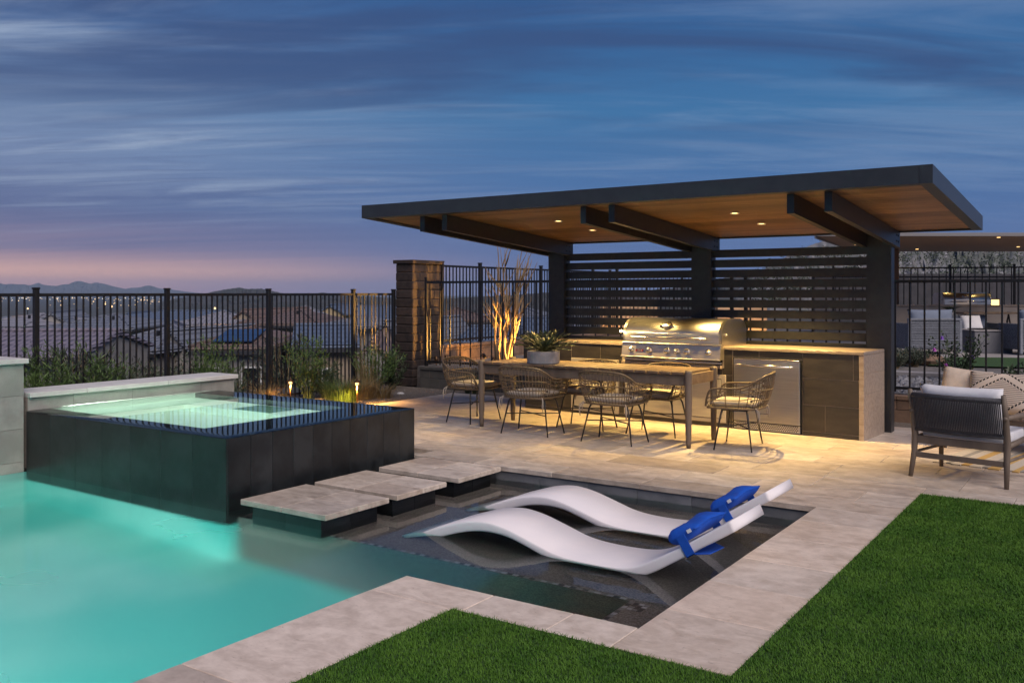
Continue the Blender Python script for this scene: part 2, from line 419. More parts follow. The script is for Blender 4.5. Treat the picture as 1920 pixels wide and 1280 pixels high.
_bc = {}
def bmesh_box(sx, sy, sz, m, bev=0., seg=1):
    """cached box centred on xy, base at z=0, sharing data between alike pieces"""
    k = (round(sx, 3), round(sy, 3), round(sz, 3), m.name, bev, seg)
    if k in _bc: return _bc[k]
    me = MB().box(-sx / 2, sx / 2, -sy / 2, sy / 2, 0, sz).mesh('box', m)
    if bev:
        bm = bmesh.new(); bm.from_mesh(me)
        bmesh.ops.bevel(bm, geom=bm.edges[:], offset=bev, segments=seg, affect='EDGES', profile=.6)
        bm.to_mesh(me); bm.free()
    _bc[k] = me
    return me

def bx(name, m, x0, x1, y0, y1, z0, z1, parent=None, bev=0., seg=1):
    return link(name, bmesh_box(x1 - x0, y1 - y0, z1 - z0, m, bev, seg), parent, ((x0 + x1) / 2, (y0 + y1) / 2, z0))

def pillow_mesh(name, sx, sy, sz, m, n=14, pinch=.55, wob=.0, seed=0):
    """soft square cushion lying in XY, thickness z"""
    rs = np.random.RandomState(seed); bmv = MB(); vs = []; fs = []
    for side in (1, -1):
        for j in range(n + 1):
            for i in range(n + 1):
                a = 2 * i / n - 1; c = 2 * j / n - 1
                t = (max(0, 1 - a ** 4) * max(0, 1 - c ** 4)) ** pinch
                inset = .05 * (1 - abs(a) ** 2) * abs(c) ** 3
                inset2 = .05 * (1 - abs(c) ** 2) * abs(a) ** 3
                vs.append((a * sx / 2 * (1 - inset2), c * sy / 2 * (1 - inset), side * sz / 2 * t + wob * rs.randn() * t))
    N = (n + 1) ** 2
    for s_ in (0, 1):
        for j in range(n):
            for i in range(n):
                k = s_ * N + j * (n + 1) + i
                fs.append((k, k + 1, k + n + 2, k + n + 1))
    me = bmv.add(vs, fs).mesh(name, m, True)
    bm = bmesh.new(); bm.from_mesh(me); bmesh.ops.remove_doubles(bm, verts=bm.verts[:], dist=1e-4)
    bmesh.ops.recalc_face_normals(bm, faces=bm.faces); bm.to_mesh(me); bm.free()
    me.polygons.foreach_set('use_smooth', [True] * len(me.polygons))
    return me

def children(o): return [c for c in bpy.data.objects if c.parent is o]
def copy_tree(o, parent=None, loc=None, rz=None):
    c = o.copy(); COL.objects.link(c)
    if parent is not None: c.parent = parent
    if loc is not None: c.location = loc
    if rz is not None: c.rotation_euler = (0, 0, rz)
    for ch in children(o): copy_tree(ch, c)
    return c

def blades(name, pos, h, w, lean, m, parent=None, kind=None, bend=.35, yaw=None, smoothcol=None):
    """many grass/leaf blades as one mesh (two triangles each); pos Nx3"""
    n = len(pos); yaw = np.random.rand(n) * 2 * np.pi if yaw is None else yaw
    h = np.broadcast_to(h, (n,)); w = np.broadcast_to(w, (n,)); lean = np.broadcast_to(lean, (n,))
    d = np.stack([np.cos(yaw), np.sin(yaw), np.zeros(n)], 1); s = np.stack([-np.sin(yaw), np.cos(yaw), np.zeros(n)], 1)
    up = np.array([0, 0, 1.0])
    hv = h[:, None]; lv = lean[:, None]
    mid = pos + up * hv * .55 + d * hv * lv * .35
    tip = pos + up * hv * (1 - .3 * lv * bend) + d * hv * lv * (1 + bend)
    a = pos - s * w[:, None] / 2; c = pos + s * w[:, None] / 2
    e = mid - s * w[:, None] * .42; g = mid + s * w[:, None] * .42
    V = np.stack([a, c, g, e, tip], 1).reshape(-1, 3)
    k = np.arange(n) * 5
    q = np.stack([k, k + 1, k + 2, k + 3], 1); t = np.stack([k + 3, k + 2, k + 4], 1)
    me = bpy.data.meshes.new(name)
    me.vertices.add(len(V)); me.vertices.foreach_set('co', V.ravel())
    loops = np.concatenate([np.concatenate([q, t], 1).ravel()])
    me.loops.add(len(loops)); me.loops.foreach_set('vertex_index', loops.astype(np.int32))
    st = np.stack([np.arange(n) * 7, np.arange(n) * 7 + 4], 1).ravel(); tot = np.tile([4, 3], n)
    me.polygons.add(2 * n); me.polygons.foreach_set('loop_start', st.astype(np.int32))
    me.polygons.foreach_set('loop_total', tot.astype(np.int32))
    me.update(calc_edges=True); me.validate()
    me.materials.append(m)
    return link(name, me, parent, kind=kind)

def leaf_cloud(name, pts, dirs, L, Wd, m, parent=None):
    """leaf quads (two triangles folded) at pts along dirs"""
    n = len(pts); d = dirs / np.linalg.norm(dirs, axis=1, keepdims=True)
    r = np.random.randn(n, 3); s = np.cross(d, r); s /= np.linalg.norm(s, axis=1, keepdims=True)
    L = np.broadcast_to(L, (n,))[:, None]; Wd = np.broadcast_to(Wd, (n,))[:, None]
    V = np.stack([pts, pts + d * L * .5 + s * Wd / 2, pts + d * L, pts + d * L * .5 - s * Wd / 2], 1).reshape(-1, 3)
    me = bpy.data.meshes.new(name); me.vertices.add(4 * n); me.vertices.foreach_set('co', V.ravel())
    me.loops.add(4 * n); me.loops.foreach_set('vertex_index', np.arange(4 * n, dtype=np.int32))
    me.polygons.add(n); me.polygons.foreach_set('loop_start', (np.arange(n) * 4).astype(np.int32))
    me.polygons.foreach_set('loop_total', np.full(n, 4, np.int32))
    me.update(calc_edges=True); me.materials.append(m)
    return link(name, me, parent)

def lamp(name, typ, loc, energy, col, parent=None, size=.05, aim=None, angle=90, blend=.5):
    d = bpy.data.lights.new(name, typ); o = bpy.data.objects.new(name, d); COL.objects.link(o)
    d.energy = energy; d.color = col
    if parent is not None: o.parent = parent
    o.location = loc
    if typ == 'SPOT': d.spot_size = R(angle); d.spot_blend = blend; d.shadow_soft_size = size
    elif typ == 'POINT': d.shadow_soft_size = size
    if aim is not None: o.rotation_euler = Vector(aim).to_track_quat('-Z', 'Y').to_euler()
    return o

def at(px, d, z=0.):
    """a point d metres ahead of the camera on the bearing of photo column px"""
    p = FW * d + RT * ((px - 960) / 1716 * d)
    return Vector((p.x, p.y, z))
def zof(py, d): return CAM_H - (py - 549) / 1716 * d

# ================================================================== SETTING
WATER_Z = -.12; SHELF_Z = -.33; DEEP_Z = -1.35
PX0, PX1, PY0, PY1 = -8.45, 4.2, 6.52, 10.92          # patio
POOL_R, POOL_B, COP_X, COP_Y = -1.83, 6.52, -3.19, 3.72
LAWN_Y, LAWN_X, LAWN_X2, LAWN_Y2 = 3.44, -2.67, -1.30, 7.35

# ---- patio with single travertine pavers
pb = MB()
for r_ in ((PX0, -5.50, 6.60, PY1), (-5.50, -1.86, PY0 + .04, PY1), (-1.86, -1.30, 3.46, PY1), (-1.30, PX1, LAWN_Y2, PY1),
           (COP_X + .03, -1.86, LAWN_Y, COP_Y - .03), (COP_X + .03, LAWN_X, -4, LAWN_Y)):
    pb.box(*r_, -.30, -.042)
patio = pb.build('patio', GROUT); patio['kind'] = 'structure'
GAP = .0018
def paver(x0, x1, y0, y1, m=TRAV, th=.042):
    x0 += GAP; x1 -= GAP; y0 += GAP; y1 -= GAP
    if x1 - x0 < .05 or y1 - y0 < .05: return
    link('paver', bmesh_box(x1 - x0, y1 - y0, th, m, .003), patio, ((x0 + x1) / 2, (y0 + y1) / 2, -th + random.uniform(-.0008, .0008)))
rp = random.Random(3)
y = PY0
rows = [.30]
while y + sum(rows) < PY1 - .2: rows.append(rp.choice((.405, .405, .61, .305)))
rows[-1] += PY1 - PY0 - sum(rows)
for ri, hrow in enumerate(rows):
    xs = [PX0 if y > 6.57 else -5.50]
    xl = xs[0]
    if y < 6.57 and ri == 0: xl = -5.50
    x = xl
    xe = PX1 if y >= LAWN_Y2 - .02 else LAWN_X2
    first = True
    while x < xe - .01:
        L = rp.choice((.41, .61, .61, .81, .81, 1.0)) * (rp.uniform(.4, 1) if first else 1); first = False
        if xe - (x + L) < .25: L = xe - x
        if y < LAWN_Y2 < y + hrow and x + L > LAWN_X2 and xe == LAWN_X2: L = min(L, LAWN_X2 - x)
        # pavers are visible only left of the frame's right edge
        if x < 2.4: paver(x, x + L, y, y + hrow)
        x += L
    if xe == LAWN_X2 and y + hrow > LAWN_Y2 + .05:
        x = LAWN_X2
        while x < 2.4: paver(x, x + .61, LAWN_Y2, y + hrow); x += .61
    y += hrow
for k in range(1):                                     # strip beside the spa's back edge
    x = PX0
    while x < -5.52: paver(x, min(x + .7, -5.52), 6.60, 6.60 + .001); x += .7
y = LAWN_Y + .02
for L in (.56, .52, .50, .55, .50, .46):               # right coping, one slab wide
    paver(POOL_R, LAWN_X2, y, min(y + L, PY0), TRAV2); y += L
    if y > PY0 - .05: break
for x0, x1 in ((COP_X, -2.62), (-2.62, -2.16), (-2.16, POOL_R)): paver(x0, x1, LAWN_Y, COP_Y, TRAV2)
y = LAWN_Y
for L in (1.12, 1.2, 1.1, 1.2, 1.2): paver(COP_X, LAWN_X, y - L, y, TRAV2); y -= L

# ---- pool basin
pm = MB()
def quad(m_, a, b_, c, d): m_.add([a, b_, c, d], [(0, 1, 2, 3)])
XL, XR_ = -8.33, -1.86; STEPX = -2.28; STEPY = 4.53
pl = MB()
quad(pl, (XL, -4, DEEP_Z), (STEPX, -4, DEEP_Z), (STEPX, STEPY, DEEP_Z), (XL, STEPY, DEEP_Z))
quad(pl, (COP_X + .03, -4, DEEP_Z), (COP_X + .03, COP_Y - .03, DEEP_Z), (COP_X + .03, COP_Y - .03, -.05), (COP_X + .03, -4, -.05))
quad(pl, (COP_X + .03, COP_Y - .03, DEEP_Z), (STEPX, COP_Y - .03, DEEP_Z), (STEPX, COP_Y - .03, -.05), (COP_X + .03, COP_Y - .03, -.05))
quad(pl, (XL, 4.44, DEEP_Z), (-5.54, 4.44, DEEP_Z), (-5.54, 4.44, -.48), (XL, 4.44, -.48))
quad(pl, (-5.541, 4.44, DEEP_Z), (-5.541, STEPY, DEEP_Z), (-5.541, STEPY, -.05), (-5.541, 4.44, -.05))
quad(pl, (XL + .003, -4, DEEP_Z), (XL + .003, STEPY, DEEP_Z), (XL + .003, STEPY, -.14), (XL + .003, -4, -.14))
quad(pl, (XL, -4, DEEP_Z), (STEPX, -4, DEEP_Z), (STEPX, -4, -.05), (XL, -4, -.05))
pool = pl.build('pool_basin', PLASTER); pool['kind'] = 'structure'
sh = MB()
quad(sh, (-5.55, STEPY, SHELF_Z), (XR_, STEPY, SHELF_Z), (XR_, 6.56, SHELF_Z), (-5.55, 6.56, SHELF_Z))
quad(sh, (STEPX, COP_Y - .03, SHELF_Z), (XR_, COP_Y - .03, SHELF_Z), (XR_, STEPY, SHELF_Z), (STEPX, STEPY, SHELF_Z))
quad(sh, (-5.54, STEPY, DEEP_Z), (STEPX, STEPY, DEEP_Z), (STEPX, STEPY, SHELF_Z), (-5.54, STEPY, SHELF_Z))  # risers in dark pebble, put in for the shade below the shelf edge
quad(sh, (STEPX, STEPY, DEEP_Z), (STEPX, COP_Y - .03, DEEP_Z), (STEPX, COP_Y - .03, SHELF_Z), (STEPX, STEPY, SHELF_Z))
sh.build('tanning_shelf', SHELF, pool)
# waterline tiles under the coping
def wl_tiles(p0, p1, n, t=.012):
    d = Vector(p1) - Vector(p0); L = d.length / n; a = math.atan2(d.y, d.x)
    for i in range(n):
        c = Vector(p0) + d * ((i + .5) / n)
        link('wall_tile', bmesh_box(L - .004, t, .29, WAVE_TILE), pool, (c.x, c.y, SHELF_Z), (0, 0, a))
wl_tiles((-5.5, 6.545), (-1.86, 6.545), 8)
wl_tiles((-1.853, 6.53), (-1.853, 3.70), 6)
wl_tiles((-2.31, 3.699), (-1.86, 3.699), 1)
wl_tiles((-3.155, 3.695), (-2.33, 3.695), 2)
# mosaic trim along the shelf edge
k = 0; x = -5.45
while x < STEPX - .02:
    link('mosaic_tile', bmesh_box(.036, .026, .003, MOSA[(k * 7 + k // 3) % 3]), pool, (x, STEPY + .018, SHELF_Z + .0005)); x += .04; k += 1
for i in range(16):
    link('mosaic_tile', bmesh_box(.026, .036, .003, MOSA[(i * 5 + 1) % 3]), pool, (STEPX + .018, STEPY - .02 - i * .04, SHELF_Z + .0005))
for i in range(12):
    link('mosaic_tile', bmesh_box(.027, .027, .003, MOSA[(i * 5 + i // 4) % 3]), pool, (STEPX + .052 + (i % 3) * .03, STEPY - .02 - (i // 3) * .03, SHELF_Z + .0005))
wm = MB(); wm.up = True
z = WATER_Z
quad(wm, (XL, -4, z), (COP_X + .031, -4, z), (COP_X + .031, STEPY, z), (XL, STEPY, z))
quad(wm, (COP_X + .031, COP_Y - .03, z), (XR_ + .004, COP_Y - .03, z), (XR_ + .004, STEPY, z), (COP_X + .031, STEPY, z))
quad(wm, (-5.55, STEPY, z), (XR_ + .004, STEPY, z), (XR_ + .004, 6.54, z), (-5.55, 6.54, z))
pw = wm.build('pool_water', water_mat('pool_water', (.94, .99, .985), .018, 1.6, .0, 1.33, 1.0, (1, 2.2, 1), churn=.26)); pw['kind'] = 'structure'
# pool lights (fixtures on the basin walls, lit)
for loc, face, e, pc in (((-3.175, 2.2, -.50), (-1.3, .0, -.75), 560, (.70, 1, .94)), ((-3.175, .5, -.50), (-1.3, .1, -.7), 860, (.70, 1, .94)), ((-6.2, -3.98, -.62), (0, 1, -.10), 240, (.12, .92, .85))):
    f = MB().lathe([(.10, 0), (.10, .02), (.0, .025)], 20).build('pool_light', POOL_E, pool, True, loc, Vector(face).to_track_quat('Z', 'Y').to_euler())
    lamp('pool_lamp', 'SPOT', Vector(loc) + Vector(face).normalized() * .04, e, pc, None, .10, face, 150, .7)

# ---- lawn: mat + blades
lm = MB()
lm.box(LAWN_X + .005, 6, -4, LAWN_Y - .005, -.05, .004); lm.box(LAWN_X2 + .005, 6, LAWN_Y - .005, LAWN_Y2 - .005, -.05, .004)
lawn = lm.build('lawn', TURF); lawn['kind'] = 'structure'
def in_view(P, margin=60):
    d = P @ np.array(FW); r = P @ np.array(RT)
    px = 960 + 1716 * r / np.maximum(d, .05); py = 549 + 1716 * (CAM_H - P[:, 2]) / np.maximum(d, .05)
    return (d > .5) & (px > -margin) & (px < 1920 + margin) & (py < 1280 + margin)
N = 1050000
P = np.stack([np.random.uniform(LAWN_X, 3.2, N), np.random.uniform(1.8, LAWN_Y2, N), np.full(N, .003)], 1)
ok = ((P[:, 1] < LAWN_Y - .008) & (P[:, 0] > LAWN_X + .008)) | ((P[:, 0] > LAWN_X2 + .008) & (P[:, 1] < LAWN_Y2 - .008))
P = P[ok & in_view(P)]
grassm = mat('turf_blade', (.042, .118, .007), .62, (.072, .165, .014), 3.5, detail=9, world=True, contrast=(.36, .62), spec=.25)
n = len(P)
blades('grass', P, np.random.uniform(.009, .020, n), np.random.uniform(.0020, .0034, n), np.random.uniform(.2, 1.1, n), grassm, lawn, kind='stuff')
print('turf blades', n)

# ---- garden bed left of the patio
gb = MB()
gb.box(-10.6, PX0, 3.0, 11.55, -.25, -.045); gb.box(PX0, 5, PY1, 11.55, -.25, -.03); gb.box(-10.6, -8.75, -4, 3.0, -.25, -.045)
bed = gb.build('garden_bed', GRAVEL); bed['kind'] = 'structure'
N = 2600
mbp = MB()
rg = random.Random(5)
for i in range(N):
    x = rg.uniform(-10.4, PX0 - .02) if i % 3 else rg.uniform(PX0, -6.2)
    yy = rg.uniform(6.6, 11.5) if x < PX0 else rg.uniform(PY1 + .02, 11.5)
    r_ = rg.uniform(.008, .026); h = r_ * rg.uniform(.4, .8); a = rg.uniform(0, 6.3)
    M = Matrix.Translation((x, yy, -.045)) @ Matrix.Rotation(a, 4, 'Z')
    vs = [M @ Vector(p) for p in ((r_, 0, 0), (0, r_ * .8, 0), (-r_, 0, 0), (0, -r_ * .7, 0), (r_ * .2, r_ * .1, h))]
    mbp.add(vs, [(0, 1, 4), (1, 2, 4), (2, 3, 4), (3, 0, 4)])
mbp.build('gravel', PEBBLE, bed, kind='stuff')

# ---- stepping blocks
def stepping_block(y0, y1, label, zb=SHELF_Z):
    x0, x1 = -5.37, -4.50; t = .040; i_ = .085
    root = empty('stepping_block', ((x0 + x1) / 2, (y0 + y1) / 2, zb), 0, label, 'stepping stone', 'stepping blocks across the tanning shelf')
    w, d = x1 - x0, y1 - y0
    top = -zb
    MB().box(-w / 2 + i_ + .01, w / 2 - i_ - .01, -d / 2 + i_ * .5 + .01, d / 2 - i_ * .5 - .01, 0, top - t).build('core', GROUT_D, root)
    for sx in (-1, 1):
        for sy in (-1, 1):
            o = link('paver', bmesh_box(w / 2 - .002, d / 2 - .002, t, TRAV, .004), root, (sx * w / 4, sy * d / 4, top - t))
    for sx in (-.25, .25):
        for sy in (-1, 1):
            link('side_tile', bmesh_box(w / 2 - i_ - .003, .01, top - t, SPA_TILE), root, (sx * (w - 2 * i_), sy * (d / 2 - i_ * .5 - .005), 0))
    for sy in (-.25, .25):
        link('side_tile', bmesh_box(.01, d / 2 - i_ * .5 - .003, top - t, SPA_TILE), root, (w / 2 - i_ - .005, sy * (d - i_), 0))
stepping_block(4.41, 5.055, 'travertine stepping block at the black spa corner beside the deep teal water')
stepping_block(5.14, 5.735, 'middle travertine stepping block of the three crossing the dark shallow shelf')
stepping_block(5.89, 6.49, 'travertine stepping block next to the patio edge')

# ---- raised spa
SX0, SX1, SY0, SY1, SZ = -8.32, -5.535, 4.42, 6.565, .425
spa = empty('raised_spa', ((SX0 + SX1) / 2, (SY0 + SY1) / 2, -.5), 0, 'raised square spa clad in black slate panels, glowing mint water to its brim', 'spa')
ox, oy, oz = spa.location
BX0, BX1, BY0, BY1 = SX0 + .02, -6.08, 4.64, 6.22
core = MB()
core.box(SX0, SX1 - .014, SY0 + .014, BY0, -.5, SZ - .012); core.box(SX0, SX1 - .014, BY1, SY1 - .012, -.5, SZ - .012)
core.box(BX1, SX1 - .014, BY0, BY1, -.5, SZ - .012)
for p in core.v: pass
core.v = [(p[0] - ox, p[1] - oy, p[2] - oz) for p in core.v]
core.build('shell', SPA_TILE, spa)
n = 7; w = (SX1 - SX0) / n
for i in range(n):
    link('panel', bmesh_box(w - .003, .014, SZ + .5 - .004, SPA_TILE, .002), spa, (SX0 + (i + .5) * w - ox, SY0 + .007 - oy, 0))
n = 10; w = (SY1 - SY0 - .014) / n
for i in range(n):
    link('panel', bmesh_box(.014, w - .0025, SZ + .5 - .004, SPA_TILE, .002), spa, (SX1 - .007 - ox, SY0 + .014 + (i + .5) * w - oy, 0))
ba = MB()
ba.v = []; zb = -.42
quad(ba, (BX0, BY0, zb), (BX1, BY0, zb), (BX1, BY1, zb), (BX0, BY1, zb))
for a, c in (((BX0, BY0), (BX1, BY0)), ((BX1, BY0), (BX1, BY1)), ((BX1, BY1), (BX0, BY1)), ((BX0, BY1), (BX0, BY0))):
    s_ = .002
    quad(ba, (*a, zb), (*c, zb), (*c, SZ - .010), (*a, SZ - .010))
for (x0, x1, y0, y1) in ((BX0, BX1, BY1 - .42, BY1 - .001), (BX1 - .40, BX1 - .001, BY0, BY1 - .42), (BX0 + .001, BX0 + .38, BY0, BY1 - .42)):
    ba.box(x0, x1, y0, y1, zb, .02)
ba.v = [(p[0] - ox, p[1] - oy, p[2] - oz) for p in ba.v]
ba.build('basin', SPA_PL, spa)
MB().box(-.26, .26, -.17, .17, 0, .03).build('drain_cover', mat('spa_step_tile', (.14, .20, .165), .5, (.10, .15, .12), 12), spa, loc=(-6.95 - ox, 6.0 - oy, .021 - oz))
# water with a rolled overflow edge
nx, ny = 44, 36; vs = []; fs = []
for j in range(ny + 1):
    for i in range(nx + 1):
        def ease(t, n_):  # denser at the ends
            return .5 - .5 * math.cos(math.pi * t / n_)
        x = SX0 + (SX1 + .004 - SX0) * ease(i, nx); y_ = SY0 - .004 + (SY1 + .004 - SY0 + .004) * ease(j, ny)
        e = min(SX1 + .004 - x, y_ - SY0 + .004, SY1 + .004 - y_)
        vs.append((x - ox, y_ - oy, SZ + .006 - .008 * max(0, 1 - e / .06) ** 2 - oz))
for j in range(ny):
    for i in range(nx):
        k = j * (nx + 1) + i; fs.append((k, k + 1, k + nx + 2, k + nx + 1))
sw = MB(); sw.up = True
sw.add(vs, fs).build('water', water_mat('spa_water', (.86, .99, .93), .004, 2.0, 0., 1.33), spa, True)
for xx, e in ((-7.95, 230), (-7.15, 230), (-6.4, 230)):
    MB().lathe([(.06, 0), (.06, .012), (0, .015)], 16).build('spa_light', POOL_E, spa, True, (xx - ox, BY0 + .002 - oy, .30 - oz), (R(-90), 0, 0))
    lamp('spa_lamp', 'SPOT', (xx, BY0 + .03, .30), e, (.70, 1.0, .84), None, .06, (0, 1, -.30), 172, .4)

# ---- feature wall and bench wall left of the spa
def clad_wall(name, label, cat, x, y0, y1, z0, ztop, depth, courses, lens, capover=.035, cap=.045):
    root = empty(name, (x, (y0 + y1) / 2, z0), 0, label, cat)
    yc = (y0 + y1) / 2
    MB().box(-depth, -.014, y0 - yc, y1 - yc, 0, ztop - z0 - cap - .002).build('core', GROUT, root)
    zs = [z0] + list(courses) + [ztop - cap]
    rr = random.Random(len(lens))
    for i in range(len(zs) - 1):
        yy = y1; k = i
        while yy > y0 + .02:
            L = lens[k % len(lens)]; k += 1
            ya = max(y0, yy - L)
            if ya - y0 < .12: ya = y0
            link('face_tile', bmesh_box(.014, yy - ya - .003, zs[i + 1] - zs[i] - .003, WALL_TILE), root, (-.007, (ya + yy) / 2 - yc, zs[i] - z0 + .0015))
            yy = ya
    link('end_tile', bmesh_box(depth - .02, .012, ztop - z0 - cap - .004, WALL_TILE), root, (-depth / 2 - .005, y1 - yc + .006, 0))
    yy = y1 + capover
    while yy > y0 + .05:
        ya = max(y0, yy - .9)
        link('cap_stone', bmesh_box(depth + 2 * capover, yy - ya - .003, cap, CAP_TILE, .004), root, (-depth / 2, (ya + yy) / 2 - yc, ztop - z0 - cap)); yy = ya
    return root
clad_wall('feature_wall', 'tall limestone clad feature wall rising from the pool beside the spa', 'wall', -8.33, -1.0, 4.40, DEEP_Z, .905, .62,
          (-.63, -.33, -.03, .27, .57), (1.3, .9, 1.1))
clad_wall('bench_wall', 'low limestone clad wall with pale cap behind the glowing spa', 'wall', -8.335, 4.445, 6.76, -.1, .588, .40, (), (.44, .82, .62, .40))

# ---- terrain outside the yard
def terr(x, y_):
    p = Vector((x, y_, 0)); d = p.dot(FW); r = p.dot(RT); rr = math.hypot(x, y_)
    px = 960 + 1716 * r / d if d > 1 else (-9999 if r < 0 else 9999)
    sm = lambda t: (lambda q: q * q * (3 - 2 * q))(min(1, max(0, t)))
    far = -5.4 * sm((rr - 12) / 26) - .028 * max(0, min(rr, 700) - 40)
    if x < -10.62: zl = min(-.15, -.15 + far * sm((-10.62 - x) / 9))
    else: zl = far
    if x > -10.62 and -9 < y_ < 45: return -2.2
    right = sm((px - 1020) / 260)
    z_ = zl * (1 - right) + (.1 - .004 * max(0, rr - 40)) * right
    if rr > 40: z_ += .5 * math.sin(x * .045 + 1.3) * math.cos(y_ * .04) * min(1, (rr - 40) / 60)
    return z_
rad = [9.5]
while rad[-1] < 7900: rad.append(rad[-1] * 1.075)
na = 150; vs = []; fs = []
for r_ in rad:
    for j in range(na):
        a = math.pi / 2 + YAW - R(75) + R(150) * j / (na - 1)
        x, y_ = r_ * math.cos(a), r_ * math.sin(a); vs.append((x, y_, terr(x, y_)))
for i in range(len(rad) - 1):
    for j in range(na - 1):
        k = i * na + j; fs.append((k, k + 1, k + na + 1, k + na))
g = MB().add(vs, fs).build('ground', DESERT, None, True); g['kind'] = 'structure'
# rest of the ground behind and beside the camera
gm = MB(); gm.box(-200, 200, -300, -9.2, -1.0, -.8); gm.build('ground', DESERT)['kind'] = 'structure'

def ridge(name, d, pts, zbase, m, thick, jag, seed, px_step=6):
    """a range of hills d metres away; pts = skyline (photo column, photo row)"""
    rs = random.Random(seed); xs = [p[0] for p in pts]; ys = [p[1] for p in pts]
    cols = np.arange(xs[0], xs[-1] + .1, px_step); sk = np.interp(cols, xs, ys)
    rows = 10; vs = []; fs = []
    for i, c in enumerate(cols):
        h = zof(sk[i], d)
        for k in range(rows + 1):
            t = k / rows
            dd = d - thick * (1 - t); 
            zz_ = zbase + (h - zbase) * (t ** 1.25)
            if 0 < k < rows: zz_ += (h - zbase) * jag * rs.uniform(-1, 1) * 1.2; dd += thick * .05 * rs.uniform(-1, 1)
            elif k == rows: zz_ += (h - zbase) * jag * rs.uniform(-.35, .35)
            vs.append(at(c, dd, zz_))
        vs.append(at(c, d + thick, zbase))
    R1 = rows + 2
    for i in range(len(cols) - 1):
        for k in range(R1 - 1):
            a = i * R1 + k; fs.append((a, a + R1, a + R1 + 1, a + 1))
    o = MB().add(vs, fs).build(name, m, None, False); o['kind'] = 'structure'; return o
ridge('mountain', 6600, [(-260, 548), (-120, 536), (-40, 530), (0, 531), (9, 533), (25, 532), (32, 533), (46, 533), (55, 535), (72, 530), (82, 534), (106, 536), (118, 533), (128, 533), (137, 529), (150, 526), (162, 530), (170, 532), (180, 529), (200, 533), (214, 537), (235, 541.5), (246, 539.5), (260, 539), (275, 535), (283, 535.5), (300, 541), (318, 542), (340, 545.5), (370, 549), (420, 552), (700, 553)], -27, MOUNT, 900, .035, 3, 3)
ridge('hill', 1500, [(300, 566), (350, 556), (385, 550), (420, 543), (448, 539), (462, 541.5), (490, 541), (510, 545), (535, 551), (580, 551), (602, 548.5), (640, 552), (700, 557), (760, 560)], -24, HILLF, 420, .05, 4, 3)
ridge('hill', 900, [(420, 572), (520, 566), (640, 563), (740, 566), (830, 560), (900, 556), (960, 553), (1010, 549), (1080, 545), (1160, 548), (1260, 540), (1360, 520), (1420, 512), (1480, 540)], -20, HILLF, 300, .05, 9, 5)
hs = ridge('hillside', 150, [(1380, 545), (1440, 500), (1490, 472), (1530, 456), (1560, 448), (1600, 449), (1680, 456), (1740, 452), (1800, 455), (1860, 458), (1920, 460), (2000, 462), (2100, 470)], -1.0, HILLM, 88, .018, 12, 5); hs.data.polygons.foreach_set('use_smooth', [True] * len(hs.data.polygons))
# desert scrub on the hillside
pts = []; rs = np.random.RandomState(4)
for i in range(420):
    px = rs.uniform(1400, 2040); t = rs.uniform(.25, .98); d = 150 - 88 * (1 - t)
    h = zof(np.interp(px, [1380, 1440, 1490, 1560, 1920, 2040], [545, 500, 472, 448, 460, 466]), 150)
    c = at(px, d, -1 + (h + 1) * t ** 1.25); pts.append((c, rs.uniform(.5, 1.5)))
PP = []; DD = []
for c, s_ in pts:
    q = rs.randn(26, 3) * np.array([.5, .5, .34]) * s_
    PP.append(np.array(c) + q + np.array([0, 0, .3 * s_])); DD.append(rs.randn(26, 3) + np.array([0, 0, .6]))
leaf_cloud('scrub', np.concatenate(PP), np.concatenate(DD), .36, .18, LEAF_B, hs)['kind'] = 'stuff'
rk = MB()
for i in range(380):
    px = rs.uniform(1400, 2040); t = rs.uniform(.15, .97); d = 150 - 88 * (1 - t)
    h = zof(np.interp(px, [1380, 1440, 1490, 1560, 1920, 2040], [545, 500, 472, 448, 460, 466]), 150)
    c = at(px, d, -1 + (h + 1) * t ** 1.25); s_ = rs.uniform(.12, .5)
    q = [c + Vector(p) * s_ for p in ((1, 0, 0), (0, .9, 0), (-1.1, 0, .1), (0, -.9, 0), (.2, .1, .8))]
    rk.add(q, [(0, 1, 4), (1, 2, 4), (2, 3, 4), (3, 0, 4)])
rk.build('boulders', mat('pale_rock', (.26, .26, .28), .95, (.19, .19, .205), .5, world=True), hs, kind='stuff')

# side yard beyond the planter wall
sy = MB(); sy.box(-9.95, 14, 11.72, 46, -.3, .29)
syd = sy.build('side_yard', mat('side_gravel', (.10, .09, .085), .95, (.17, .155, .145), 9, world=True, bump=.6, bscale=40)); syd['kind'] = 'structure'
# ================================================================== BOUNDARIES
def fence(label, p0, p1, z0, z1, posts, sp, group='black metal view fences', post=.055, pk=.017, cap=True, mid=None):
    p0 = Vector((*p0, 0)); p1 = Vector((*p1, 0)); d = p1 - p0; L = d.length
    root = empty('metal_fence', (p0.x, p0.y, z0), math.atan2(d.y, d.x), label, 'fence', group)
    h = z1 - z0
    for t in posts:
        o = link('post', bmesh_box(post, post, h + .045, FENCE_MAT, .004), root, (t, 0, 0))
        if cap: link('post_cap', bmesh_box(post + .014, post + .014, .022, FENCE_MAT, .006), o, (0, 0, h + .045))
    link('rail', bmesh_box(L, .034, .036, FENCE_MAT, .003), root, (L / 2, 0, h - .036))
    link('rail', bmesh_box(L, .030, .032, FENCE_MAT, .003), root, (L / 2, 0, .06))
    if mid: link('rail', bmesh_box(L, .028, .026, FENCE_MAT, .003), root, (L / 2, 0, mid))
    me = bmesh_box(pk, pk, h - .04 - .02, FENCE_MAT)
    x = sp * .5
    while x < L:
        if min(abs(x - t) for t in posts) > post * .8: link('picket', me, root, (x, 0, .03))
        x += sp
    return root
FX = -10.20
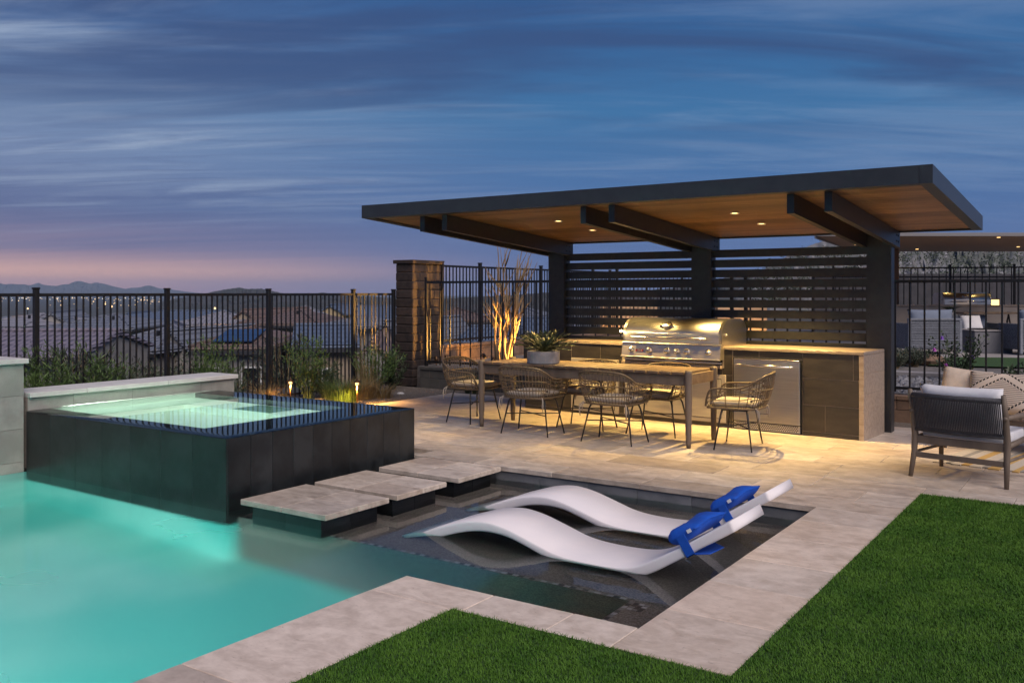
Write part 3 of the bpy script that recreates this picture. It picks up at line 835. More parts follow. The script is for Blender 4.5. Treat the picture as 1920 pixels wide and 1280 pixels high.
fence('long black picket fence overlooking the tiled roofs, left of the brick pier', (FX, 3.80), (FX, 11.59), -.06, 1.495,
      [.03, 1.73, 3.42, 5.08, 6.80, 7.755], .0865)
fence('black picket fence on the grey block planter wall by the bare lit tree', (-9.60, 11.66), (-4.35, 11.66), .30, 1.69, [.02, 2.62, 5.23], .205, post=.045, pk=.016)
fence('black picket fence behind the patio armchair with the side yard beyond', (-4.20, 11.66), (1.9, 11.66), .29, 1.655, [.02, 1.60, 6.08], .162, post=.045, pk=.019)
fence('tall black picket fence on the brown block wall running from the brick pier', (-9.88, 12.42), (-9.88, 19.0), .60, 1.985, [.03, 1.15, 3.24, 5.4, 6.55], .098)
a_ = at(1560, 24.5); c_ = at(2010, 23.0)
fence('distant dark fence behind the second grill, below the rocky hillside', (a_.x, a_.y), (c_.x, c_.y), .75, 2.17, [.03, 1.5, 2.9, 4.4, 5.9], .17, pk=.024)
a_ = at(1030, 22.0); c_ = at(1345, 23.5)
fence('distant dark fence seen through the left slatted screen', (a_.x, a_.y), (c_.x, c_.y), .45, 2.0, [.03, 1.6, 3.6], .11)

# split-face block pier
pier = empty('block_pier', (-10.01, 11.98, -.05), 0, 'tall split-face brown block pier with flat cap, streaked by warm light', 'pillar')
MB().box(-.175, .175, -.365, .365, 0, 2.05).build('mortar_core', MORTAR, pier)
zc = 0; i = 0
while zc < 2.0:
    segs = [(-.38, 0), (0, .38)] if i % 2 else [(-.38, -.19), (-.19, .19), (.19, .38)]
    for y0, y1 in segs:
        link('block', bmesh_box(.38 + random.uniform(-.008, .008), y1 - y0 - .008, .138, PIERB, .012), pier, (random.uniform(-.004, .004), (y0 + y1) / 2, zc + .004))
    zc += .1455; i += 1
link('cap', bmesh_box(.44, .82, .06, PIERB, .006), pier, (0, 0, zc))
def block_wall(name, label, x0, x1, y0, y1, z0, z1, m, L=.40, hh=.165, axis='x', cap=.05):
    root = empty(name, ((x0 + x1) / 2, (y0 + y1) / 2, z0), 0, label, 'wall')
    cx_, cy_ = root.location.x, root.location.y
    MB().box(x0 + .008 - cx_, x1 - .008 - cx_, y0 + .008 - cy_, y1 - .008 - cy_, 0, z1 - z0 - cap).build('core', MORTAR if m is not BLOCKG else GROUT, root)
    zz_ = z0; i = 0
    while zz_ < z1 - cap - .03:
        hb = min(hh, z1 - cap - zz_)
        s = (x0 if axis == 'x' else y0) - (L / 2 if i % 2 else 0); e = x1 if axis == 'x' else y1
        while s < e - .01:
            a = max(s, x0 if axis == 'x' else y0); c = min(s + L, e)
            if c - a > .03:
                if axis == 'x': link('block', bmesh_box(c - a - .006, y1 - y0, hb - .006, m, .004), root, ((a + c) / 2 - cx_, 0, zz_ - z0 + .003))
                else: link('block', bmesh_box(x1 - x0, c - a - .006, hb - .006, m, .004), root, (0, (a + c) / 2 - cy_, zz_ - z0 + .003))
            s += L
        zz_ += hb; i += 1
    s = x0 if axis == 'x' else y0; e = x1 if axis == 'x' else y1
    while s < e - .01:
        c = min(s + .6, e)
        if axis == 'x': link('cap_block', bmesh_box(c - s - .005, y1 - y0 + .03, cap, m, .004), root, ((s + c) / 2 - cx_, 0, z1 - z0 - cap))
        else: link('cap_block', bmesh_box(x1 - x0 + .03, c - s - .005, cap, m, .004), root, (0, (s + c) / 2 - cy_, z1 - z0 - cap))
        s = c
block_wall('planter_wall', 'low grey block planter wall behind the dining table', -9.62, -6.0, 11.54, 11.72, -.05, .30, BLOCKG)
block_wall('planter_wall', 'low tan block planter wall behind the patio armchair', -2.9, 1.9, 11.54, 11.72, -.05, .285, BLOCKB)
block_wall('planter_wall', 'brown block wall under the tall fence, glowing orange from an uplight', -9.98, -9.80, 12.36, 19.0, .0, .60, BLOCKB, axis='y')

# ================================================================== PAVILION
def ceil_z(y_): return 2.165 + .07 * (10.5 - y_)
RX0, RX1, RY0, RY1 = -7.25, -1.265, 7.70, 10.55
SLOPE = math.atan(.07)
pav = empty('pavilion', (-4.3, 10.5, 0), 0, 'charcoal cantilever pavilion with a wood ceiling, paired beams and slatted back screen', 'pavilion')
QX, QY = -4.3, 10.5
def slanted(m_, x0, x1, y0, y1, b0, t0):
    """bar following the roof pitch; b0,t0 measured from the ceiling plane"""
    vs = [(x - QX, yy - QY, ceil_z(yy) + h) for h in (b0, t0) for yy in (y0, y1) for x in (x0, x1)]
    m_.add(vs, [(0, 2, 3, 1), (4, 5, 7, 6), (0, 1, 5, 4), (2, 6, 7, 3), (0, 4, 6, 2), (1, 3, 7, 5)])
    return m_
slanted(MB(), RX0 + .105, RX1 - .105, RY0 + .06, RY1 - .05, .022, .10).build('roof_deck', WOODCAP, pav)
F_B, F_T = -.014, .130
slanted(MB(), RX0, RX1 - .10, RY0 - .03, RY0 + .055, F_B, F_T).build('fascia', WOODCAP, pav)
slanted(MB(), RX1 - .10 + .002, RX1, RY0 - .03, RY1, F_B - .001, F_T + .001).build('fascia', WOODCAP, pav)
slanted(MB(), RX0, RX0 + .10, RY0 + .057, RY1, F_B - .001, F_T).build('fascia', WOODCAP, pav)
slanted(MB(), RX0 + .102, RX1 - .10, RY1 - .045, RY1, F_B, F_T).build('fascia', WOODCAP, pav)
nb = 26; w = (RY1 - .047 - RY0 - .057) / nb
bm_ = MB().box(-(RX1 - RX0 - .206) / 2, (RX1 - RX0 - .206) / 2, -w / 2 + .0015, w / 2 - .0015, 0, .018).mesh('board', CEIL)
for i in range(nb):
    yy = RY0 + .057 + (i + .5) * w
    link('ceiling_board', bm_, pav, ((RX0 + RX1) / 2 - QX, yy - QY, ceil_z(yy) + .001), (-SLOPE, 0, 0))
POSTS = ((-6.455, -6.215), (-4.417, -4.170), (-2.383, -2.130))
BEAMS = (((-6.522, -6.457), (-6.213, -6.148)), ((-4.480, -4.419), (-4.168, -4.105)), ((-2.445, -2.385), (-2.128, -2.066)))
for (x0, x1), pr in zip(POSTS, BEAMS):
    vs = [(x - QX, yy - QY, z_) for z_ in (0, None) for yy in (10.42, 10.58) for x in (x0, x1)]
    vs = [(x, yy, ceil_z(yy + QY) - .004 if z_ is None else z_) for x, yy, z_ in vs]
    MB().add(vs, [(0, 2, 3, 1), (4, 5, 7, 6), (0, 1, 5, 4), (2, 6, 7, 3), (0, 4, 6, 2), (1, 3, 7, 5)]).build('post', STEEL_DARK, pav)
    for bi, (b0, b1) in enumerate(pr):
        o = slanted(MB(), b0, b1, 7.83, 10.545, -.172, -.004).build('beam', STEEL_DARK, pav)
        if bi == 1:
            for dy in (10.38, 10.46):
                for dz in (-.055, -.12):
                    MB().lathe([(.011, 0), (.011, .004), (.006, .007)], 10).build('bolt', FENCE_MAT, o, False, (b1 - QX, dy - QY, ceil_z(dy) + dz), (0, R(90), 0))
for x0, x1 in ((POSTS[0][1], POSTS[1][0]), (POSTS[1][1], POSTS[2][0])):
    for k in range(10):
        link('slat', bmesh_box(x1 - x0 - .004, .035, .092, STEEL_DARK, .003), pav, ((x0 + x1) / 2 - QX, 10.50 - QY, 2.015 - .1195 * k - .092))
WARM = (1.0, .65, .20)
for x, yy, e in ((-5.23, 8.65, 55), (-5.24, 9.44, 430), (-3.24, 8.72, 65), (-3.24, 9.51, 520)):
    o = MB().lathe([(.045, -.004), (.045, .006), (.030, .006)], 20, cap=False).build('downlight', TRIM, pav, True, (x - QX, yy - QY, ceil_z(yy) - .004), (-SLOPE, 0, 0))
    MB().lathe([(.030, 0), (.030, .003), (0.0001, .003)], 20).build('lens', WARM_E, o, False, (0, 0, .002))
    lamp('downlight_lamp', 'SPOT', (x - QX, yy - QY, ceil_z(yy) - .03), e, WARM, pav, .02, (0, -.05, -1), 104, .75)

# ================================================================== OUTDOOR KITCHEN
CR = R(-4.392)
isl = empty('kitchen_island', (-2.286, 9.683, 0), CR, 'long outdoor kitchen island in dark porcelain tile with a stone waterfall end', 'kitchen island')
MB().box(-4.29, -.001, .0025, .655, .0, .864).build('core', GROUT, isl)
def tile(x0, x1, z0, z1):
    link('tile', bmesh_box(x1 - x0 - .006, .012, z1 - z0 - .006, COUNTER_TILE), isl, ((x0 + x1) / 2, .005, z0 + .0025))
for x0, x1, z0, z1 in ((-.585, -.348, .046, .325), (-.348, -.001, .046, .325), (-.585, -.001, .325, .603), (-.585, -.06, .603, .866), (-.06, -.001, .603, .866),
                       (-1.375, -1.07, .795, .866), (-1.07, -.585, .795, .866), (-1.455, -1.38, .046, .325), (-1.455, -1.38, .325, .583), (-1.50, -1.38, .586, .866),
                       (-2.85, -2.78, .046, .36), (-2.85, -2.78, .36, .69), (-2.78, -2.1, .586, .65), (-2.1, -1.50, .586, .65), (-3.55, -3.118, .692, .866), (-3.118, -2.81, .692, .866),
                       (-4.29, -3.95, .046, .325), (-3.95, -3.555, .046, .325), (-4.29, -3.72, .325, .603), (-3.72, -3.555, .325, .603), (-4.29, -3.9, .603, .866), (-3.9, -3.552, .603, .866),
                       (-4.29, -2.9, .0, .046), (-2.9, -1.38, .0, .046), (-.585, -.001, .0, .046)):
    tile(x0, x1, z0, z1)
for x0, x1 in ((-4.33, -3.55), (-3.55, -2.80), (-1.497, -.72), (-.72, .05)):
    link('counter_slab', bmesh_box(x1 - x0 - .0015, .69, .032, SLAB, .003), isl, ((x0 + x1) / 2, .333, .868))
link('counter_slab', bmesh_box(1.30, .06, .031, SLAB), isl, (-2.148, .645, .868))
for z0, z1 in ((0, .47), (.47, .675), (.675, .867)):
    link('waterfall_slab', bmesh_box(.049, .684, z1 - z0 - .0015, SLAB, .002), isl, (.0255, .333, z0))
link('stone_lip', bmesh_box(1.29, .06, .034, SLAB, .003), isl, (-2.145, -.02, .656))
def acc_door(x0, x1, z0, z1, n):
    f = link('access_door', bmesh_box(x1 - x0, .022, z1 - z0, PANEL_W, .003), isl, ((x0 + x1) / 2, -.004, z0))
    w = (x1 - x0 - .09) / n
    for i in range(n):
        cx_ = -(x1 - x0) / 2 + .045 + (i + .5) * w
        link('seam', bmesh_box(w - .004, .004, z1 - z0 - .085, BLACK), f, (cx_, -.0105, .042))
        link('door_leaf', bmesh_box(w - .016, .008, z1 - z0 - .097, PANEL_W, .002), f, (cx_, -.0145, .048))
        hx = cx_ + (w * .28 if i == 0 else -w * .28)
        MB().tube([(hx - .06, -.02, .24), (hx - .06, -.045, .24), (hx + .06, -.045, .24), (hx + .06, -.02, .24)], .006, 8).build('handle', CHROME, f, True)
acc_door(-3.547, -2.857, .034, .686, 1)
acc_door(-2.775, -1.46, .05, .582, 2)
def cpos(x, y_, z_):
    return isl.matrix_basis @ Vector((x, y_, z_))
bpy.context.view_layer.update()

# ---- grill
def make_grill(loc, rz, label):
    g = empty('gas_grill', loc, rz, label, 'grill', 'built-in stainless gas grills')
    Wg = 1.27
    hoodp = [(-.065, .920), (-.075, 1.036), (-.058, 1.085), (-.02, 1.135), (.04, 1.175), (.12, 1.198), (.22, 1.204), (.42, 1.20), (.53, 1.16), (.58, 1.08), (.58, .920)]
    def extr(prof, x0, x1):
        n = len(prof); vs = [(x0, a, c) for a, c in prof] + [(x1, a, c) for a, c in prof]
        return vs, [tuple(range(n)), tuple(n + i for i in range(n))] + [(i, i + n, (i + 1) % n + n, (i + 1) % n) for i in range(n)]
    h = MB(); h.add(*extr(hoodp, -Wg / 2 + .03, Wg / 2 - .03)); ho = h.build('hood', INOX, g)
    me = ho.data
    for p in me.polygons: p.use_smooth = 2 < len(p.vertices) < 6 and p.center.z > 1.05
    link('hood_band', bmesh_box(Wg - .05, .008, .110, INOX_S, .002), ho, (0, -.077, .924))
    for sx in (-1, 1):
        e = MB(); e.add(*extr([(a * 1.01, c if c < 1 else c + .004) for a, c in hoodp], -.017, .017))
        e.build('hood_end', INOX, ho, False, (sx * (Wg / 2 - .016), 0, 0))
        MB().lathe([(.018, 0), (.018, .02), (.008, .03)], 14).build('hinge_cap', CHROME, ho, True, (sx * (Wg / 2 + .001), .02, 1.03), (0, R(90) * sx, 0))
    ha = MB().tube([(-.48, -.135, .985), (.48, -.135, .985)], .014, 12).build('handle', CHROME, ho, True)
    for sx in (-1, 1): MB().tube([(sx * .43, -.08, .985), (sx * .43, -.135, .985)], .018, 10).build('bracket', CHROME, ha, True)
    # front frame + sloped control panel
    body = MB(); body.add(*extr([(-.11, .752), (-.085, .905), (.0, .918), (.58, .918), (.58, .66), (-.02, .66), (-.02, .752)], -Wg / 2, Wg / 2)); bo = body.build('firebox', mat('panel_steel', (.74, .66, .58), .46, (.66, .59, .52), 3, stretch=(1, 40, 40), metal=1.0), g)
    link('shelf', bmesh_box(Wg, .09, .012, INOX_S, .003), bo, (0, -.055, .908))
    link('panel_edge', bmesh_box(Wg + .012, .02, .012, INOX_S, .002), bo, (0, -.116, .745))
    for fx, rr_ in ((.10, .026), (.29, .030), (.475, .030), (.575, .026), (.675, .030), (.885, .030)):
        x = -Wg / 2 + fx * Wg
        k = MB().lathe([(rr_ * 1.3, 0), (rr_ * 1.3, .006), (rr_, .008), (rr_ * .92, .032), (rr_ * .7, .040), (.001, .042)], 18).build('knob', CHROME, bo, True, (x, -.097, .832), (R(99), 0, 0))
    MB().box(-.05, .05, -.003, .003, -.012, .012).build('badge', RED, bo, False, (-Wg / 2 + .19 * Wg, -.102, .826), (R(-9), 0, 0))
    for q in range(4):
        MB().box(-.005, .005, -.001, .001, -.006, .006).build('badge_letter', TRIM, bo, False, (-Wg / 2 + .19 * Wg - .027 + q * .018, -.1065, .826), (R(-9), 0, 0))
    MB().lathe([(.055, 0), (.055, .008), (.046, .012), (.001, .014)], 24).build('thermometer', CHROME, ho, True, (-.06, -.040, 1.125), (R(50), 0, 0)).scale = (1.25, .8, 1)
    for q in (-1, 1): MB().lathe([(.016, 0), (.014, .016), (.001, .02)], 12).build('emblem_stud', CHROME, ho, True, (-.06 + q * .07, -.047, 1.108), (R(55), 0, 0))
    link('drip_tray', bmesh_box(Wg - .03, .05, .024, INOX_S, .003), g, (0, -.04, .703))
    link('tray_gap', bmesh_box(Wg - .02, .03, .064, BLACK), g, (0, -.012, .69))
    MB().tube([(-.07, -.068, .733), (.07, -.068, .733)], .009, 8).build('tray_pull', INOX_S, g, True)
    return g
gr = make_grill(cpos(-2.115, 0, 0), CR, 'built-in stainless grill with a rounded hood in the island under the pavilion')
# bulb and point light added for the bright star at the hood's left end
gl_ = MB().lathe([(.001, -.014), (.012, -.007), (.014, 0), (.012, .007), (.001, .014)], 12).build('grill_lamp', emitter('grill_bulb', (1, .66, .25), 60), gr, True, (-.648, -.10, 1.045))
lamp('grill_lamp_light', 'POINT', (-.66, -.14, 1.05), 2.2, (1, .62, .22), gr, .02)

# ---- refrigerator
fr = empty('refrigerator', cpos(-.98, 0, 0), CR, 'built-in stainless refrigerator with a bar handle and perforated kick vent', 'refrigerator')
link('door', bmesh_box(.745, .03, .675, INOX, .004), fr, (0, -.016, .095))
link('frame', bmesh_box(.785, .02, .785, BLACK), fr, (0, .008, .004))
link('top_trim', bmesh_box(.74, .034, .012, CHROME, .002), fr, (0, -.016, .771))
hd = MB().tube([(-.285, -.085, .712), (.285, -.085, .712)], .0145, 12).build('handle', CHROME, fr, True)
for sx in (-1, 1): MB().tube([(sx * .27, -.03, .712), (sx * .27, -.085, .712), (sx * .32, -.088, .712)], [.018, .018, .012], 10).build('bracket', CHROME, hd, True)
vt = link('kick_vent', bmesh_box(.745, .02, .075, INOX_S, .003), fr, (0, -.016, .012))
vh = MB()
for j in range(4):
    for i in range(30):
        x = -.345 + i * .0235 + (.0118 if j % 2 else 0); vh.box(x - .0055, x + .0055, -.0112, -.0102, .012 + j * .0165, .012 + j * .0165 + .0085)
vh.build('vent_holes', BLACK, vt, kind='stuff')
MB().box(-.05, .05, -.004, 0, 0, .014).build('badge', CHROME, fr, False, (-.02, -.031, .185))
for q in range(6): MB().box(-.004, .004, -.001, 0, 0, .007).build('badge_letter', BLACK, fr, False, (-.055 + q * .014, -.0355, .1885))

# ================================================================== DINING SET
TAB = empty('dining_table', (-4.79, 8.62, 0), R(-1.25), 'long slatted teak dining table with round tapered legs under the pavilion', 'table')
for sx in (-1, 1):
    for sy in (-1, 1):
        MB().lathe([(.022, 0), (.026, .05), (.036, .50), (.038, .72), (.036, .738), (.026, .748), (.001, .751)], 16).build('leg', TEAK_G, TAB, True, (sx * 1.255, sy * .305, 0))
for sy in (-1, 1): link('apron', bmesh_box(2.44, .032, .105, TEAK_G, .003), TAB, (0, sy * .29, .598))
for sx in (-1, 1): link('apron', bmesh_box(.032, .54, .105, TEAK, .003), TAB, (sx * 1.255, 0, .608))
ns_ = 18; w = 2.44 / ns_
sm_ = bmesh_box(w - .015, .67, .024, TEAK, .002)
for i in range(ns_): link('slat', sm_, TAB, (-1.22 + (i + .5) * w, 0, .706))

def interp_curve(keys, n):
    K = np.array(keys, float); t = np.linspace(0, len(K) - 1, n); out = []
    for q in t:
        i = min(int(q), len(K) - 2); f = q - i
        p0 = K[max(i - 1, 0)]; p1 = K[i]; p2 = K[i + 1]; p3 = K[min(i + 2, len(K) - 1)]
        out.append(.5 * ((2 * p1) + (-p0 + p2) * f + (2 * p0 - 5 * p1 + 4 * p2 - p3) * f * f + (-p0 + 3 * p1 - 3 * p2 + p3) * f ** 3))
    return np.array(out)
def make_chair():
    c = empty('wicker_chair', (0, 0, 0), 0)
    topL = [(-.255, .265, .415), (-.285, .245, .50), (-.300, .205, .575), (-.308, .10, .592), (-.308, -.03, .595), (-.302, -.12, .615), (-.285, -.21, .665), (-.235, -.285, .712), (-.12, -.325, .728), (0, -.335, .732)]
    botL = [(-.240, .250, .400), (-.245, .225, .400), (-.25, .19, .400), (-.252, .10, .398), (-.252, 0, .398), (-.248, -.08, .398), (-.235, -.155, .398), (-.195, -.215, .400), (-.10, -.245, .402), (0, -.25, .402)]
    mir = lambda L: L + [(-x, y_, z_) for x, y_, z_ in L[-2::-1]]
    n = 120
    T = interp_curve(mir(topL), n); Bt = interp_curve(mir(botL), n)
    MB().tube([*T], .0105, 7).build('rim', WICKER, c, True)
    MB().tube([*[(x, y_, z_) for x, y_, z_ in Bt], (0, .262, .40)], .011, 7, closed=True).build('seat_ring', WICKER, c, True)
    we = MB(); wd = MB()
    def surf(i, f):
        p = T[i] * f + Bt[i] * (1 - f); o = Bt[i] - np.array([0, 0, .4]); nrm = np.array([o[0], o[1], 0]); nrm /= max(np.linalg.norm(nrm), 1e-6)
        return p + nrm * .022 * math.sin(math.pi * f)
    idx = [8, 15, 22, 30, 36] + [*range(41, 80, 2)] + [84, 90, 98, 105, 112]
    for i in idx:
        side = i < 40 or i > 80
        (we if True else wd).tube([surf(i, f) for f in (0, .33, .66, 1)], .0048 if side else .0042, 4, cap=False)
    for f in (.2, .42, .64, .85):
        for rng in ((6, 42), (78, 114)): we.tube([surf(i, f) for i in range(rng[0], rng[1], 3)], .0045, 4, cap=False)
    # twined bands across the back
    for f0, amp in ((.93, 0), (.70, -.16), (.38, -.14)):
        we.tube([surf(i, f0 + amp * (1 - ((i - 60) / 24) ** 2)) for i in range(38, 84, 2)], .0062, 4, cap=False)
    for f in (.1, .3, .5, .7, .9):
        for i in (39, 81): wd.tube([surf(i, f) - np.array([0, 0, .012]), surf(i, f) + np.array([0, 0, .012])], .012, 5)
    for i in range(44, 78, 3):
        wd.tube([surf(i, .93) - np.array([0, 0, .004]), surf(i + 1, .93) + np.array([0, 0, .004])], .0085, 4)
    we.build('weave', WICKER, c, kind='stuff'); wd.build('binding', WICKER_D, c, kind='stuff')
    se = MB()
    for k in range(15): x = -.225 + k * .45 / 14; se.tube([(x, -.235 + .1 * (abs(x) / .24) ** 3, .396), (x, 0, .385), (x, .255, .398)], .0055, 4, cap=False)
    for k in range(11): yy = -.2 + k * .44 / 10; se.tube([(-.245, yy, .397), (0, yy, .386), (.245, yy, .397)], .005, 4, cap=False)
    se.build('seat_weave', WICKER, c, kind='stuff')
    link('cushion', pillow_mesh('cushion', .455, .455, .075, CUSH, 12, .30, 0, 2), c, (0, .02, .432))
    for sx in (-1, 1):
        MB().tube([(sx * .235, -.205, .41), (sx * .262, -.235, .385), (sx * .268, -.245, .33), (sx * .262, -.238, .27)], [.006, .006, .007, .005], 4).build('tie', CUSH, c, True)
        MB().tube([(sx * .235, -.205, .41), (sx * .25, -.22, .37), (sx * .245, -.225, .31)], [.006, .006, .005], 4).build('tie', CUSH, c, True)
    for sx in (-1, 1):
        for sy in (-1, 1):
            MB().tube([(sx * .185, sy * .10, .386), (sx * .208, sy * .118, .372), (sx * .222, sy * .126, .34), (sx * .288, sy * .178, .0)], [.0085, .0095, .0095, .0075], 8).build('leg', LEGM, c, True)
    MB().tube([(-.246, .145, .215), (.246, -.145, .215)], .0062, 6).build('stretcher', LEGM, c, True)
    MB().tube([(.246, .145, .215), (-.246, -.145, .215)], .0062, 6).build('stretcher', LEGM, c, True)
    MB().tube([(-.205, .115, .378), (.205, .115, .378), (.205, -.115, .378), (-.205, -.115, .378)], .0075, 6, closed=True).build('under_frame', LEGM, c, True)
    return c
ch0 = make_chair()
spots = [(-5.30, 8.235, 2, 'wicker dining chair under the cycad bowl, its back to the pool'),
         (-4.315, 8.235, -2, 'open-weave wicker dining chair tucked under the table, its back to the pool loungers'),
         (-5.03, 8.93, 183, 'wicker dining chair between the table and the white access door left of the grill'),
         (-4.17, 8.945, 178, 'wicker dining chair on the island side of the table directly below the grill'),
         (-3.17, 8.64, 99, 'wicker dining chair at the table end by the refrigerator, facing along the table'),
         (-6.40, 8.665, -92, 'wicker dining chair at the table end nearest the brick pier')]
for i, (x, yy, a, lb) in enumerate(spots):
    c = ch0 if i == 0 else copy_tree(ch0)
    c.location = (x, yy, 0); c.rotation_euler = (0, 0, R(a))
    tag(c, lb, 'chair', 'wicker chairs around the dining table')

bowl = empty('planter_bowl', (-5.33, 8.50, .731), 0, 'round grey concrete bowl planted with a dark cycad on the dining table', 'planter')
MB().lathe([(.170, 0), (.178, .006), (.18, .13), (.170, .134), (.162, .128), (.158, .11)], 48).build('bowl', POT, bowl)
MB().lathe([(.158, .112), (.001, .118)], 24, cap=False).build('soil', SOIL, bowl, True)
fr_ = MB(); LP = []; LD = []
rs = np.random.RandomState(11)
for k in range(34):
    a = k * 2.399; el = .42 + .95 * (k / 34); L = rs.uniform(.30, .40) * (1 - .10 * (k / 34))
    pts = []
    for t in np.linspace(0, 1, 9):
        e = el - t * t * .55
        pts.append(np.array([math.cos(a) * L * t * math.cos(el * .8 - .15), math.sin(a) * L * t * math.cos(el * .8 - .15),   .115 + L * (t * math.sin(el) - .30 * t * t)]))
    fr_.tube(pts, [.004 * (1 - .7 * t) for t in np.linspace(0, 1, 9)], 4, cap=False)
    for t in np.linspace(.18, 1, 26):
        i = min(7, int(t * 8)); f = t * 8 - i; p = pts[i] * (1 - f) + pts[i + 1] * f; tg = pts[i + 1] - pts[i]; tg /= np.linalg.norm(tg)
        sd_ = np.cross(tg, [0, 0, 1]); sd_ /= max(np.linalg.norm(sd_), 1e-6)
        for s_ in (-1, 1): LP.append(p); LD.append(s_ * sd_ * .8 + tg * .75 + np.array([0, 0, .25]))
fr_.build('frond_stem', CYCAD, bowl, kind='stuff')
leaf_cloud('leaflets', np.array(LP), np.array(LD), .062, .0075, CYCAD, bowl)['kind'] = 'stuff'

# ================================================================== CHAISES
U = [(-4.16, -.30), (-4.05, -.17), (-3.93, -.100), (-3.75, -.037), (-3.6, .006), (-3.443, .024), (-3.294, .006), (-3.166, -.028), (-3.04, -.066), (-2.948, -.092), (-2.843, -.108), (-2.71, -.115), (-2.568, -.114), (-2.46, -.105), (-2.38, -.085), (-2.30, -.048), (-2.15, .038), (-2.036, .109), (-1.90, .198), (-1.80, .264)]
Lw = [(-4.12, -.33), (-3.99, -.225), (-3.88, -.155), (-3.72, -.095), (-3.578, -.056), (-3.443, -.038), (-3.294, -.044), (-3.166, -.076), (-3.03, -.118), (-2.935, -.142), (-2.843, -.157), (-2.71, -.163), (-2.568, -.162), (-2.45, -.153), (-2.35, -.135), (-2.262, -.098), (-2.115, -.008), (-1.998, .068), (-1.868, .148), (-1.775, .208)]
def make_chaise(y0, y1, dx, label):
    n = 72; A = interp_curve(U, n); Bc = interp_curve(Lw, n)
    xc = -2.9 + dx; yc = (y0 + y1) / 2; hw = (y1 - y0) / 2
    root = empty('pool_chaise', (xc, yc, SHELF_Z), 0, label, 'sun lounger', 'white in-pool chaise loungers')
    def V(p, s): return (p[0] + dx - xc, s * hw, p[1] - SHELF_Z)
    vs = []; fs = []
    m_ = 8
    # cross-section: rounded top and bottom edges
    prof = [(-1, .0), (-.985, 1.0), (.985, 1.0), (1, .0)]
    for i in range(n):
        a = A[i]; c = Bc[i]; d = a - c; L = np.linalg.norm(d); r_ = min(.014, L * .3) / max(L, 1e-6)
        sec = [(-1 + .024, 1), (-1 + .008, 1 - r_ * .35), (-1, 1 - r_), (-1, r_), (-1 + .008, r_ * .35), (-1 + .024, 0), (1 - .024, 0), (1 - .008, r_ * .35), (1, r_), (1, 1 - r_), (1 - .008, 1 - r_ * .35), (1 - .024, 1)]
        for s, t in sec:
            p = c + d * t; vs.append(V(p, s))
    k = 12
    for i in range(n - 1):
        for j in range(k): fs.append((i * k + j, i * k + (j + 1) % k, (i + 1) * k + (j + 1) % k, (i + 1) * k + j))
    fs.append(tuple(range(k))); fs.append(tuple((n - 1) * k + j for j in range(k)))
    MB().add(vs, fs).build('body', CHAISE, root, True)
    for xx in (-2.78, -2.50): link('foot_block', bmesh_box(.12, .24, .165, CHAISE, .01), root, (xx + dx - xc, .05, .0))
    return root
make_chaise(4.79, 5.26, 0, 'white curved in-pool chaise beside the deep teal water, blue pillow strapped to its back')
make_chaise(5.62, 6.09, -.08, 'white curved in-pool chaise beside the patio edge, blue pillow strapped to its back')
def make_pillow(x, z_, yc, label):
    root = empty('head_pillow', (x, yc, z_), 0, label, 'pillow', 'blue head pillows')
    root.rotation_euler = (0, -R(33.0), 0)
    # a soft bolster that folds over: fuller at its lower side, thin flap at the top
    n, m_ = 26, 14; vs = []; fs = []
    rs = np.random.RandomState(6)
    for j in range(n):
        t = 2 * j / (n - 1) - 1; ey = max(0., 1 - abs(t) ** 5) ** .5
        for i in range(m_):
            a = 2 * math.pi * i / m_
            cx_ = math.cos(a); cz_ = math.sin(a)
            rx = .105 * (.82 + .18 * ey); rz_ = .050 * ey + .004
            x_ = cx_ * rx; z__ = .050 + cz_ * rz_ * (1.0 - .45 * cx_) + .008 * math.sin(3.1 * t + 2 * cx_) * ey
            if cz_ < 0: z__ = max(z__, .006 + .002 * ey)
            vs.append((x_ + .010 * math.sin(2.3 * t), t * .222, z__ + .0012 * rs.randn()))
    for j in range(n - 1):
        for i in range(m_): fs.append((j * m_ + i, j * m_ + (i + 1) % m_, (j + 1) * m_ + (i + 1) % m_, (j + 1) * m_ + i))
    fs.append(tuple(range(m_))); fs.append(tuple((n - 1) * m_ + i for i in range(m_)))
    pad = MB().add(vs, fs).build('pad', BLUE, root, True)
    MB().tube([(vs[j * m_][0] + .002, vs[j * m_][1], vs[j * m_][2]) for j in range(n)], .004, 5).build('piping', BLUE, pad, True)
    st_ = MB()
    st_.box(-.035, .020, -.243, .243, -.072, -.067); st_.box(-.035, .020, -.243, -.238, -.072, .052); st_.box(-.035, .020, .238, .243, -.072, .052)
    st_.add([(.018, -.242, -.070), (.10, -.24, -.105), (.13, -.10, -.112), (.018, .05, -.0705), (.018, -.242, -.074), (.10, -.24, -.109), (.13, -.10, -.116), (.018, .05, -.0745)],
            [(0, 1, 2, 3), (4, 7, 6, 5), (0, 4, 5, 1), (1, 5, 6, 2), (2, 6, 7, 3), (3, 7, 4, 0)])
    st_.build('strap', BLUE, root)
    MB().box(-.014, .014, -.0015, .0, -.010, .010).build('care_tag', TAGW, root, False, (.05, -.226, .052))
make_pillow(-2.062, .0985, 5.025, 'royal blue head pillow on the white chaise beside the deep water')
make_pillow(-2.142, .0985, 5.855, 'royal blue head pillow on the white chaise beside the patio edge')
